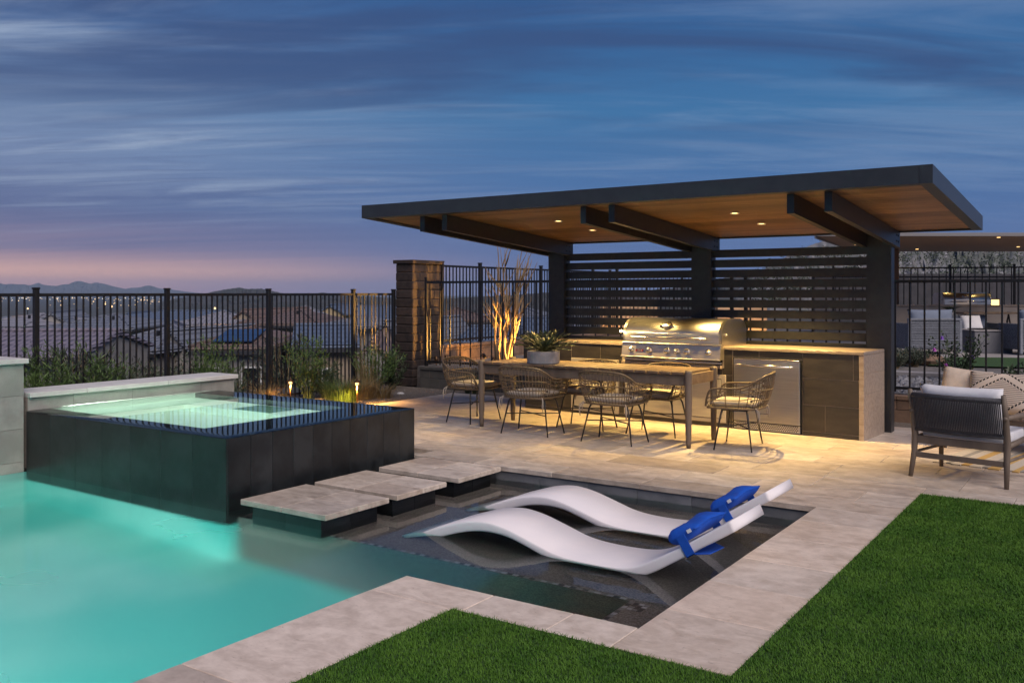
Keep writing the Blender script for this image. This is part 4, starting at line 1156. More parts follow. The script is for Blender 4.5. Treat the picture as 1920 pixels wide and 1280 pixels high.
# ================================================================== PLANTING
def shrub(loc, h, w, nst, m, label, leaf=.07, lw=.011, per=46, name='leafy_shrub', cat='shrub', group=None, seed=0, spread=.55):
    rs = np.random.RandomState(seed + 17); root = empty(name, loc, 0, label, cat, group)
    st = MB(); LP = []; LD = []
    for k in range(nst):
        a = rs.uniform(0, 6.283); r0 = rs.uniform(0, .12) * w; tilt = rs.uniform(.05, 1) ** .7 * w * .5
        hh = h * rs.uniform(.55, 1.0); pts = []
        bend = rs.uniform(-.12, .12)
        for t in np.linspace(0, 1, 6):
            pts.append(np.array([math.cos(a) * (r0 + tilt * t ** 1.2) + bend * math.sin(3 * t) * w * .3, math.sin(a) * (r0 + tilt * t ** 1.2), hh * t]))
        st.tube(pts, [.009 * (1 - .8 * t) * max(.5, h) for t in np.linspace(0, 1, 6)], 4, cap=False)
        n = per; t = rs.uniform(.12, 1.0, n) ** .8
        i = np.minimum(4, (t * 5).astype(int)); f = (t * 5 - i)[:, None]
        PA = np.array(pts); p = PA[i] * (1 - f) + PA[i + 1] * f
        dirs = rs.randn(n, 3) * np.array([.7, .7, .35]) + np.array([math.cos(a) * .3, math.sin(a) * .3, spread + .35])
        LP.append(p + rs.randn(n, 3) * .03 * w); LD.append(dirs)
    st.build('stem', BARK if m is LEAF_B else LEAF_C, root, kind='stuff')
    P_ = np.concatenate(LP); leaf_cloud('foliage', P_, np.concatenate(LD), np.random.uniform(.6, 1.25, len(P_)) * leaf, lw, m, root)['kind'] = 'stuff'
    return root
GS = 'shrubs along the view fence'
bz = -.05
for i, (px, d, h, w, m, lb) in enumerate((
        (95, 10.2, 1.02, .62, LEAF_A, 'bright green upright shrub behind the feature wall'),
        (62, 10.0, .80, .50, LEAF_A, 'narrow green shrub close to the end of the feature wall'),
        (180, 10.7, .86, .78, LEAF_A, 'wide green willow-leaved shrub behind the low bench wall'),
        (225, 10.9, .72, .6, LEAF_C, 'darker green shrub behind the middle of the low bench wall'),
        (400, 12.0, 1.0, .62, LEAF_A, 'tall green shrub by the fence above the end of the bench wall'),
        (425, 12.0, .62, .55, LEAF_C, 'short dark shrub at the end of the bench wall'),
        (578, 13.4, .92, .66, LEAF_A, 'tall green shrub inside the fence beside the glowing grass clump'),
        (612, 13.5, .55, .7, LEAF_C, 'low dark green shrub spreading between the two path lights'),
        (700, 14.3, .72, .9, LEAF_A, 'bushy green shrub inside the fence next to the block pier'),
        (735, 14.7, .60, .5, LEAF_C, 'small dark shrub at the foot of the block pier'))):
    p = at(px, d, bz); shrub(p, h, w, 30, m, lb, .075, .0125, 44, group=GS, seed=i)
for i, (px, d, ztop, w, lb) in enumerate((
        (150, 17, .62, 1.3, 'grey-green desert bush outside the fence below the purple tiled roof'),
        (330, 19, .30, 1.6, 'grey-green desert bush outside the fence in front of the gabled house'),
        (262, 18, .15, 1.5, 'low grey-green bush outside the fence below the slate roof'),
        (535, 21, .72, 1.25, 'rounded dusky bush outside the fence beside the beige gabled house'),
        (480, 22, -.35, 1.5, 'low dusky bush outside the fence near the lane'),
        (655, 24, -.5, 1.6, 'low dusky bush outside the fence by the pale kerb'))):
    p = at(px, d); zg = terr(p.x, p.y); p.z = zg - .1
    shrub(p, ztop - zg, w, 46, LEAF_B, lb, .13, .03, 60, 'desert_bush', 'bush', 'bushes outside the fence', 40 + i)

def tuft(name, px, d, h, r_, n, m, label, lean=.6, w=.006, z0=-.045, group=None):
    c = at(px, d, z0); root = empty(name, c, 0, label, 'grass clump', group)
    a = np.random.rand(n) * 6.283; rr_ = np.sqrt(np.random.rand(n)) * r_
    P_ = np.stack([np.cos(a) * rr_, np.sin(a) * rr_, np.zeros(n)], 1)
    yaw = a + np.random.randn(n) * .5
    blades('blade', P_, np.random.uniform(.6, 1.1, n) * h, w, np.random.uniform(.1, 1, n) * lean, m, root, kind='stuff', yaw=yaw)
TG = 'ornamental grass clumps'
tuft('ornamental_grass', 640, 13.0, .33, .22, 420, LEAF_A, 'green grass clump glowing yellow between the path lights', .8, group=TG)
tuft('ornamental_grass', 672, 13.3, .34, .20, 420, DRYG, 'golden dry grass clump right behind the taller path light', 1.0, group=TG)
tuft('ornamental_grass', 690, 14.0, .75, .16, 130, DRYG, 'tall wispy brown grass standing above the golden clump', .35, .005, group=TG)
tuft('ornamental_grass', 715, 13.5, .22, .16, 220, DRYG, 'low dry grass clump spilling towards the patio corner', 1.3, group=TG)
tuft('ornamental_grass', 492, 12.9, .30, .20, 200, DRYG, 'dry grass clump by the shorter path light near the spa', .9, group=TG)
tuft('ornamental_grass', 884, 13.9, .36, .09, 110, LEAF_C, 'small spiky green plant against the grey planter wall', .8, .014, group=TG)

# bare multi-stem tree lit from below
tr = empty('bare_tree', (-8.66, 12.55, .28), 0, 'bare multi-stem tree with pale rough bark glowing in an uplight', 'tree')
rs = random.Random(21); trunk = MB(); tw = MB()
for k in range(17):
    a = rs.uniform(0, 6.283); s0 = rs.uniform(.02, .17); s1 = rs.uniform(.10, .40); H_ = rs.uniform(1.0, 2.15); pts = []; ph = rs.uniform(0, 6)
    for i in range(12):
        t = i / 11
        pts.append((math.cos(a) * (s0 + (s1 - s0) * t) + .025 * math.sin(ph + 7 * t), math.sin(a) * (s0 + (s1 - s0) * t) + .025 * math.cos(ph + 6 * t), H_ * t))
    r0 = rs.uniform(.016, .030)
    trunk.tube(pts, [r0 * (1 - .82 * i / 11) * (1 + .10 * math.sin(9 * i)) for i in range(12)], 8)
    for q in range(4):
        i = rs.randint(4, 10); b0 = Vector(pts[i]); aa = a + rs.uniform(-1.2, 1.2); L = rs.uniform(.25, .6)
        tw.tube([b0, b0 + Vector((math.cos(aa) * .09, math.sin(aa) * .09, L * .4)), b0 + Vector((math.cos(aa) * .17 + rs.uniform(-.03, .03), math.sin(aa) * .17, L * .75)), b0 + Vector((math.cos(aa) * .20, math.sin(aa) * .22, L))], [.011, .008, .006, .0025], 5)
trunk.build('trunk', BARK, tr, True); tw.build('branches', BARK, tr, True)
def uplight(loc, aim, e, label, ang=70, vis=True):
    u_ = empty('landscape_uplight', loc, 0, label, 'light', 'bronze landscape uplights')
    MB().tube([(0, 0, -.05), (0, 0, .05)], .008, 8).build('stake', BRONZE, u_)
    h = MB().lathe([(.020, -.06), (.030, -.03), (.032, .05), (.026, .05), (.022, .02)], 16, cap=False).build('housing', BRONZE, u_, True, (0, 0, .11), Vector(aim).to_track_quat('Z', 'Y').to_euler())
    MB().lathe([(.022, .02), (.001, .022)], 14, cap=False).build('lens', WARM_E, h)
    lamp('uplight_lamp', 'SPOT', Vector((0, 0, .11)) + Vector(aim).normalized() * .07, e, (1, .50, .10), u_, .015, aim, ang, .5)
uplight((-8.60, 12.18, .29), (-.10, .42, 1), 34, 'bronze uplight at the foot of the bare tree', 80)
uplight((-7.55, 13.05, .29), (-2.25, -1.05, .80), 1200, 'bronze uplight shining past the tree stems onto the block pier', 44)
uplight((-9.3, 12.9, .29), (-.6, .35, .35), 22, 'bronze uplight grazing the brown block wall', 120)
uplight((-9.58, 11.92, .29), (-.125, .02, 1), 150, 'added narrow uplight drawing a light streak on the block pier close to its corner', 26)  # this lamp and the next are added to draw the pier's light streaks
uplight((-9.60, 12.22, .29), (-.120, .0, 1), 190, 'added narrow uplight drawing a light streak on the block pier by the brown wall', 22)
def path_light(x, yy, h, label, e):
    r_ = empty('path_light', (x, yy, -.05), 0, label, 'path light', 'bronze path lights in the gravel bed')
    MB().tube([(0, 0, 0), (0, 0, h)], .011, 10).build('stem', BRONZE, r_, True)
    MB().lathe([(.022, h - .012), (.026, h), (.026, h + .022), (.001, h + .024)], 16).build('lens', WARM_S, r_, True)
    MB().lathe([(.050, h + .022), (.046, h + .036), (.022, h + .052), (.008, h + .064), (.006, h + .082), (.001, h + .086)], 20).build('cap', BRONZE, r_, True)
    for k in range(3):
        a = k * 2.09; MB().tube([(.024 * math.cos(a), .024 * math.sin(a), h), (.040 * math.cos(a), .040 * math.sin(a), h + .024)], .004, 5).build('arm', BRONZE, r_)
    lamp('path_lamp', 'SPOT', (.016, -.027, h - .02), e, (1, .50, .11), r_, .015, (.05, -.05, -1), 165, .4)
path_light(-8.80, 9.22, .30, 'taller bronze path light beside the patio corner and golden grass', 150)
path_light(-9.90, 9.02, .27, 'bronze path light just behind the spa overflow edge', 80)
# white litter-sized stone in the bed
st = MB(); st.lathe([(.001, 0), (.055, .005), (.06, .02), (.035, .036), (.001, .04)], 9).build('pale_stone', CAP_TILE, None, False, at(751, 13.9, -.045))
tag(bpy.data.objects['pale_stone'], 'single pale stone lying in the dark gravel near the pier', 'stone')

# ================================================================== LOUNGE CORNER
ac = empty('lounge_armchair', (-1.07, 8.33, 0), R(-11.2), 'low teak armchair with charcoal rope back and white cushions, seen from behind', 'armchair')
for sx in (-1, 1):
    MB().tube([(sx * .362, -.36, 0), (sx * .350, -.315, .20), (sx * .348, -.30, .34), (sx * .350, -.345, .55), (sx * .352, -.40, .715)], [.017, .023, .027, .023, .018], 10).build('leg', TEAK_G, ac, True)
    MB().tube([(sx * .345, .26, 0), (sx * .340, .235, .30), (sx * .350, .22, .50)], [.016, .024, .020], 10).build('leg', TEAK_G, ac, True)
    MB().tube([(sx * .352, -.37, .535), (sx * .365, -.1, .535), (sx * .362, .24, .515), (sx * .355, .30, .50)], [.018, .024, .026, .018], 8).build('arm', TEAK_G, ac, True)
    MB().tube([(sx * .345, -.30, .20), (sx * .340, .235, .19)], .013, 8).build('side_stretcher', TEAK_G, ac, True)
    MB().tube([(sx * .345, -.30, .31), (sx * .340, .235, .33)], .022, 8).build('seat_rail', TEAK_G, ac, True)
link('seat_rail', bmesh_box(.66, .026, .062, TEAK_G, .006, 2), ac, (0, -.305, .272))
link('seat_rail', bmesh_box(.66, .026, .06, TEAK_G, .006, 2), ac, (0, .235, .29))
link('back_stretcher', bmesh_box(.66, .020, .044, TEAK_G, .005, 2), ac, (0, -.322, .158))
MB().tube([(-.335, -.395, .672), (0, -.425, .668), (.335, -.395, .672)], .022, 8).build('back_rail', ROPE, ac, True)
MB().tube([(-.335, -.318, .392), (0, -.348, .388), (.335, -.318, .392)], .020, 8).build('back_rail', ROPE, ac, True)
rp_ = MB()
for k in range(52):
    x = -.325 + k * .65 / 51; q = 1 - (x / .335) ** 2
    rp_.tube([(x, -.318 - .03 * q - .014, .392), (x, -.395 - .03 * q - .014, .672)], .0056, 5, cap=False)
rp_.build('rope_back', ROPE, ac, kind='stuff')
link('seat_cushion', bmesh_box(.64, .54, .085, CUSH_W, .028, 3), ac, (0, .035, .318))
bc = link('back_cushion', pillow_mesh('back_cushion', .64, .40, .13, CUSH_W, 14, .3, .002, 8), ac, (0, -.245, .565)); bc.rotation_euler = (R(104), 0, 0)

rug = empty('striped_rug', (-.42, 9.35, 0), R(-10), 'outdoor rug striped in cream, grey and mustard under the lounge seating', 'rug')
x = -.92; k = 0
wid = [.10, .05, .08, .07, .10, .05, .09]; cm = [0, 1, 0, 2, 0, 1, 2, 0, 2, 1]
while x < 1.1:
    w = wid[k % 7]; link('stripe', bmesh_box(w - .001, 1.45, .010, RUGM[cm[k % 10]]), rug, (x + w / 2, .03 * (k % 2), .001)); x += w; k += 1

so = empty('lounge_sofa', (-.80, 9.92, 0), R(-8), 'low teak lounge seat with cream cushions facing the pool, behind the armchair', 'sofa')
for sx in (-1, 1):
    for sy in (-.30, .34): MB().tube([(sx * .66, sy, 0), (sx * .65, sy, .50)], [.017, .023], 10).build('leg', TEAK_G, so, True)
    MB().tube([(sx * .66, -.34, .50), (sx * .67, 0, .52), (sx * .66, .38, .54)], .024, 8).build('arm', TEAK_G, so, True)
    link('seat_rail', bmesh_box(.03, .66, .06, TEAK_G, .006), so, (sx * .645, .02, .25))
for sy in (-.31, .35): link('seat_rail', bmesh_box(1.28, .03, .06, TEAK_G, .006), so, (0, sy, .25))
link('back_rail', bmesh_box(1.28, .03, .06, TEAK_G, .006), so, (0, .38, .56))
for sx in (-1, 1): link('seat_cushion', bmesh_box(.62, .62, .11, CREAM, .03, 3), so, (sx * .315, .0, .31))
for sx in (-1, 1):
    o = link('back_cushion', pillow_mesh('sofa_back', .62, .42, .16, CREAM, 12, .3, .001, 5), so, (sx * .315, .285, .50)); o.rotation_euler = (R(72), 0, 0)
def pattern_mat():
    m = bpy.data.materials.new('diamond_print'); m.use_nodes = True; t = m.node_tree; t.nodes.clear(); q = NB(t)
    p = q.n('ShaderNodeBsdfPrincipled'); o = q.n('ShaderNodeOutputMaterial'); q.link(p.outputs[0], o.inputs[0])
    s = q.n('ShaderNodeSeparateXYZ'); q.link(q.n('ShaderNodeTexCoord').outputs['Object'], s.inputs[0])
    ax = q.math('ABSOLUTE', s.outputs[0]); ay = q.math('ABSOLUTE', q.math('ADD', s.outputs[1], .04))
    dm = q.math('ADD', q.math('MULTIPLY', ax, .62), ay)
    def band(a, c): return q.math('MULTIPLY', q.math('GREATER_THAN', dm, a), q.math('LESS_THAN', dm, c))
    thin = q.math('LESS_THAN', q.math('FRACT', q.math('MULTIPLY', s.outputs[1], 55.)), .28)
    dash = q.math('GREATER_THAN', q.math('FRACT', q.math('MULTIPLY', s.outputs[0], 34.)), .30)
    inside = q.math('MULTIPLY', q.math('LESS_THAN', dm, .155), thin)
    outside = q.math('MULTIPLY', q.math('GREATER_THAN', dm, .255), thin)
    lines = q.math('MULTIPLY', q.math('ADD', band(.160, .178), band(.232, .250)), dash)
    f = q.math('ADD', q.math('ADD', inside, outside), lines, clamp=True)
    q.link(q.mix(f, (.60, .50, .41, 1), (.018, .015, .015, 1)), p.inputs['Base Color']); p.inputs['Roughness'].default_value = .9
    return m
pp = link('throw_pillow', pillow_mesh('throw_pillow', .62, .40, .14, pattern_mat(), 16, .45, .001, 6), None, (-.985, 9.63, .565), (R(68), 0, R(-10)))
tag(pp, 'cream throw pillow with black diamond and stripe print on the lounge seat', 'pillow')
pp = link('throw_pillow', pillow_mesh('throw_pillow', .44, .40, .15, CREAM, 14, .45, .001, 7), None, (-1.33, 9.80, .575), (R(70), R(6), R(-2)))
tag(pp, 'plain cream throw pillow leaning beside the printed pillow', 'pillow')

# ================================================================== SIDE YARD
YZ = .29
cob = MB(); rg = random.Random(9)
for i in range(900):
    x = rg.uniform(-2.7, 2.2); yy = rg.uniform(11.76, 14.0); r_ = rg.uniform(.03, .075); h = r_ * rg.uniform(.5, .9); a = rg.uniform(0, 6.3)
    M = Matrix.Translation((x, yy, YZ)) @ Matrix.Rotation(a, 4, 'Z')
    vs = [M @ Vector(p) for p in ((r_, 0, 0), (r_ * .3, r_ * .8, 0), (-r_ * .8, r_ * .4, 0), (-r_ * .7, -r_ * .6, 0), (r_ * .4, -r_ * .8, 0), (r_ * .3, 0, h), (-r_ * .4, r_ * .1, h * .8))]
    cob.add(vs, [(0, 1, 5), (1, 2, 6, 5), (2, 3, 6), (3, 4, 5, 6), (4, 0, 5)])
cob.build('cobbles', DARKPEB, syd, kind='stuff')
link('kerb', bmesh_box(9, .14, .07, PAVE2, .01), syd, (.6, 14.25, YZ)); 
def cam_empty(name, px, d, z_, label, cat, group=None, rz=0):
    return empty(name, at(px, d, z_), YAW + rz, label, cat, group)
p0 = at(1740, 15.0); p1 = at(1960, 14.4); p2 = at(1960, 16.6); p3 = at(1780, 16.9)
sl = MB().add([(p.x, p.y, YZ + .03) for p in (p0, p1, p2, p3)], [(0, 1, 2, 3)]).build('side_lawn', mat('side_turf', (.022, .060, .010), .9, (.035, .085, .016), 30, world=True, bump=1., bscale=200)); sl['kind'] = 'structure'
p0 = at(1500, 17.0); p1 = at(2050, 16.8); p2 = at(2050, 24); p3 = at(1500, 24)
sp_ = MB().add([(p.x, p.y, YZ + .012) for p in (p0, p1, p2, p3)], [(0, 1, 2, 3)]).build('side_paving', PAVE2); sp_['kind'] = 'structure'
for i, (px, d, h, w, lb) in enumerate(((1690, 15.3, .30, .5, 'pale mounded shrub beyond the fence, nearest the pavilion post'), (1715, 15.0, .28, .5, 'pale mounded shrub beyond the fence, beside a brown boulder'), (1678, 14.6, .26, .45, 'small mounded shrub at the edge of the cobbles'))):
    shrub(at(px, d, YZ), h, w, 60, LEAF_B, lb, .05, .012, 40, 'mounded_shrub', 'shrub', 'mounded shrubs in the side yard', 60 + i, .3)
bo_ = MB().lathe([(.001, 0), (.22, .02), (.26, .09), (.16, .17), (.001, .19)], 9).build('boulder', BLOCKB, None, False, at(1745, 15.3, YZ)); tag(bo_, 'brown boulder in the side yard beside the mounded shrubs', 'boulder')
fl = shrub(at(1795, 12.6, YZ), .68, .75, 22, LEAF_C, 'loose flowering shrub with purple blooms just beyond the fence', .06, .028, 26, 'flowering_shrub', 'shrub', None, 77)
for (px, py, m) in ((1766, 633, PURPLE), (1823, 668, PURPLE), (1774, 684, PINKP), (1752, 655, PINKP)):
    c = at(px, 12.5, zof(py, 12.5)) - fl.location
    f = MB()
    for k in range(6):
        a = k * 1.047; f.add([c, c + Vector((math.cos(a + .4) * .025, math.sin(a + .4) * .025, .012)), c + Vector((math.cos(a) * .04, math.sin(a) * .04, .0)), c + Vector((math.cos(a - .4) * .025, math.sin(a - .4) * .025, .012))], [(0, 1, 2, 3)])
    f.add([c + Vector(p) for p in ((.03, 0, -.025), (0, .03, -.025), (-.03, 0, -.025), (0, -.03, -.025), (0, 0, .03))], [(0, 1, 4), (1, 2, 4), (2, 3, 4), (3, 0, 4)])
    f.build('flower', m, fl)
shrub(at(1912, 12.2, .1), .42, .5, 26, LEAF_C, 'dark leafy shrub behind the printed pillow', .06, .03, 30, 'leafy_shrub', 'shrub', None, 90)

def wicker_chair_big(px, d, w, label, rz=0.):
    r_ = cam_empty('wicker_armchair', px, d, YZ + .012, label, 'armchair', 'grey wicker armchairs in the side yard', rz)
    link('back_panel', bmesh_box(w, .05, .56, WICKG, .01), r_, (0, -.40, .10))
    for k in range(15): link('strand', bmesh_box(w - .12, .012, .017, WICKGS), r_, (0, -.432, .15 + k * .032))
    for sx in (-1, 1):
        link('corner_post', bmesh_box(.06, .06, .66, WICKGS, .01), r_, (sx * (w / 2 - .03), -.405, .02))
        link('arm', bmesh_box(.10, .74, .50, WICKG, .01), r_, (sx * (w / 2 - .05), 0, .10))
        link('foot', bmesh_box(.05, .05, .10, FENCE_MAT), r_, (sx * (w / 2 - .06), .32, 0))
    link('top_rail', bmesh_box(w, .08, .045, WICKGS, .01), r_, (0, -.40, .66))
    link('seat', bmesh_box(w - .2, .68, .28, SOFAB, .05, 3), r_, (0, .02, .14))
    o = link('back_cushion', pillow_mesh('big_cushion', w - .16, .48, .2, SOFAB, 12, .3, .002, 3), r_, (0, -.24, .64)); o.rotation_euler = (R(80), 0, 0)
wicker_chair_big(1735, 18.2, 1.05, 'grey wicker armchair with blue-grey cushion, its back to the fence beside the pavilion post')
wicker_chair_big(1940, 18.0, 1.05, 'grey wicker armchair with blue-grey cushion, beside the concrete fire pit')
r_ = cam_empty('wicker_armchair', 1822, 20.6, YZ + .012, 'blue-grey cushioned seat with a white pillow behind the fire pit', 'armchair', 'grey wicker armchairs in the side yard')
link('seat', bmesh_box(.9, .6, .36, SOFAB, .05, 3), r_, (0, 0, .04)); link('back', bmesh_box(.95, .16, .66, SOFAB, .06, 3), r_, (0, .32, .04))
for sx in (-1, 1): link('arm', bmesh_box(.10, .66, .5, WICKG, .01), r_, (sx * .5, 0, .02))
wp = link('seat_pillow', pillow_mesh('seat_pillow', .46, .40, .16, CUSH_W, 12, .5, .001, 2), None, at(1822, 20.3, .83), (R(60), 0, YAW)); tag(wp, 'white pillow on the cushioned seat behind the fire pit', 'pillow')
fp = cam_empty('fire_pit', 1845, 18.6, YZ + .012, 'low grey concrete fire pit box in front of the second grill', 'fire pit')
link('box', bmesh_box(.76, .76, .43, CONC, .01), fp, (0, 0, 0)); link('rim', bmesh_box(.80, .80, .025, PAVE2, .006), fp, (0, 0, .432)); link('burner', bmesh_box(.45, .45, .03, BLACK), fp, (0, 0, .445))
p2i = cam_empty('kitchen_island', 1800, 22.6, YZ + .012, 'pale outdoor kitchen counter carrying the second grill beyond the fence', 'kitchen island')
link('base', bmesh_box(4.2, .7, .86, mat('pale_counter', (.44, .37, .31), .7, (.39, .33, .28), 3), .01), p2i, (0, 0, 0)); link('counter_slab', bmesh_box(4.26, .74, .045, SLAB, .005), p2i, (0, 0, .861))
g2 = copy_tree(gr); q_ = at(1812, 22.45); g2.location = (q_.x, q_.y, YZ + .012); g2.rotation_euler = (0, 0, YAW); g2.scale = (.92, .92, 1.0)
tag(g2, 'distant stainless grill on the pale counter beyond the fence', 'grill', 'built-in stainless gas grills')
for o in list(children(g2)):
    if o.name.startswith('grill_lamp'): bpy.data.objects.remove(o, do_unlink=True)
tb = cam_empty('bistro_table', 1850, 21.0, YZ + .012, 'slatted wooden dining table with dark trestle legs before the second grill', 'table')
link('top', bmesh_box(1.4, .7, .035, TEAK, .005), tb, (0, 0, .72))
for sx in (-1, 1): MB().tube([(sx * .5 - .12, 0, 0), (sx * .5, 0, .72), (sx * .5 + .12, 0, 0)], .03, 6).build('trestle', FENCE_MAT, tb)
pt = cam_empty('potted_fern', 1781, 20.6, 1.0, 'small dark potted fern on the table before the second grill', 'plant')
MB().lathe([(.05, -.02), (.08, .06), (.07, .06)], 12).build('pot', POT, pt, True)
blades('fronds', np.random.randn(160, 3) * np.array([.02, .02, 0]) + np.array([0, 0, .06]), .16, .018, 1.3, LEAF_C, pt, kind='stuff')
ln = cam_empty('table_lantern', 1866, 21.6, 1.19, 'small lit lantern beside the second grill', 'lantern')
link('glass', bmesh_box(.12, .12, .13, WARM_S), ln, (0, 0, .02)); link('base', bmesh_box(.15, .15, .02, BRONZE), ln, (0, 0, 0)); link('lid', bmesh_box(.15, .15, .02, BRONZE), ln, (0, 0, .15))

# second pavilion
pv = cam_empty('pavilion', 1818, 19.2, YZ, 'second flat-roofed pavilion with a brown wood ceiling beyond the fence', 'pavilion')
rw = 6.4; dz = 2.40
rb = MB(); vs = [(sx * rw / 2 + (2.77 if yy > 1 else 0), yy, h + (dz if yy < 1 else dz - .08)) for h in (0, .045) for yy in (0, 5.4) for sx in (-1, 1)]
rb.add(vs, [(0, 2, 3, 1), (4, 5, 7, 6), (0, 1, 5, 4), (2, 6, 7, 3), (0, 4, 6, 2), (1, 3, 7, 5)]); rb.build('ceiling', CEIL, pv)
link('fascia', bmesh_box(rw + .04, .05, .075, mat('pale_fascia', (.20, .19, .19), .6), .004), pv, (0, -.03, dz - .006))
for sx in (-1, 1): link('fascia', bmesh_box(.05, math.hypot(5.4, 2.77), .075, MATS['pale_fascia'], .004), pv, (sx * (rw / 2 + .03) + 1.385, 2.7, dz - .05), (0, 0, -math.atan2(2.77, 5.4)))
for x in (.24, 4.4):
    link('post', bmesh_box(.20, .20, dz - .07, mat('rust_post', (.22, .13, .08), .7), .006), pv, (x, 4.4, 0))
for (x, yy) in ((.8, 4.3), (.77, .3), (2.9, 3.4), (-1.4, 2.6)):
    o = MB().lathe([(.035, 0), (.035, .008), (.001, .009)], 14).build('downlight', WARM_S, pv, False, (x, yy, dz - .012 - .08 * yy / 5.4))
    lamp('downlight_lamp', 'SPOT', (x, yy, dz - .10), 16, WARM, pv, .03, (0, 0, -1), 130, .6)
# warm-lit garden walls seen through the slatted screen
for px0, px1, d, lb in ((1125, 1232, 27, 'low stucco garden wall washed orange behind the left slatted screen'), (1335, 1436, 26, 'low stucco garden wall washed orange behind the right slatted screen')):
    gw = cam_empty('garden_wall', (px0 + px1) / 2, d, YZ - .1, lb, 'wall', 'lit garden walls')
    w = (px1 - px0) / 1716 * d
    link('panel', bmesh_box(w, .25, 1.0, STUCCO[0], .01), gw, (0, 0, 0)); link('cap', bmesh_box(w + .06, .32, .06, CAP_TILE, .006), gw, (0, 0, 1.0))
    for sx in (-.3, .3):
        fx_ = MB().lathe([(.05, 0), (.06, .06), (.03, .06)], 12).build('ground_light', BRONZE, gw, True, (sx * w, -.55, .05))
        lamp('wall_washer', 'SPOT', (sx * w, -.55, .14), 26, (1, .45, .10), gw, .03, (0, .55, .6), 120, .6)
rw_ = cam_empty('retaining_wall', 1800, 28, 0, 'long dark block retaining wall below the rocky hillside', 'wall')
link('face', bmesh_box(9.0, .3, 2.0, mat('dark_block', (.045, .045, .052), .9, (.06, .058, .066), 4), .01), rw_, (0, 0, 0)); link('cap', bmesh_box(9.1, .4, .08, MATS['dark_block'], .01), rw_, (0, 0, 2.0))

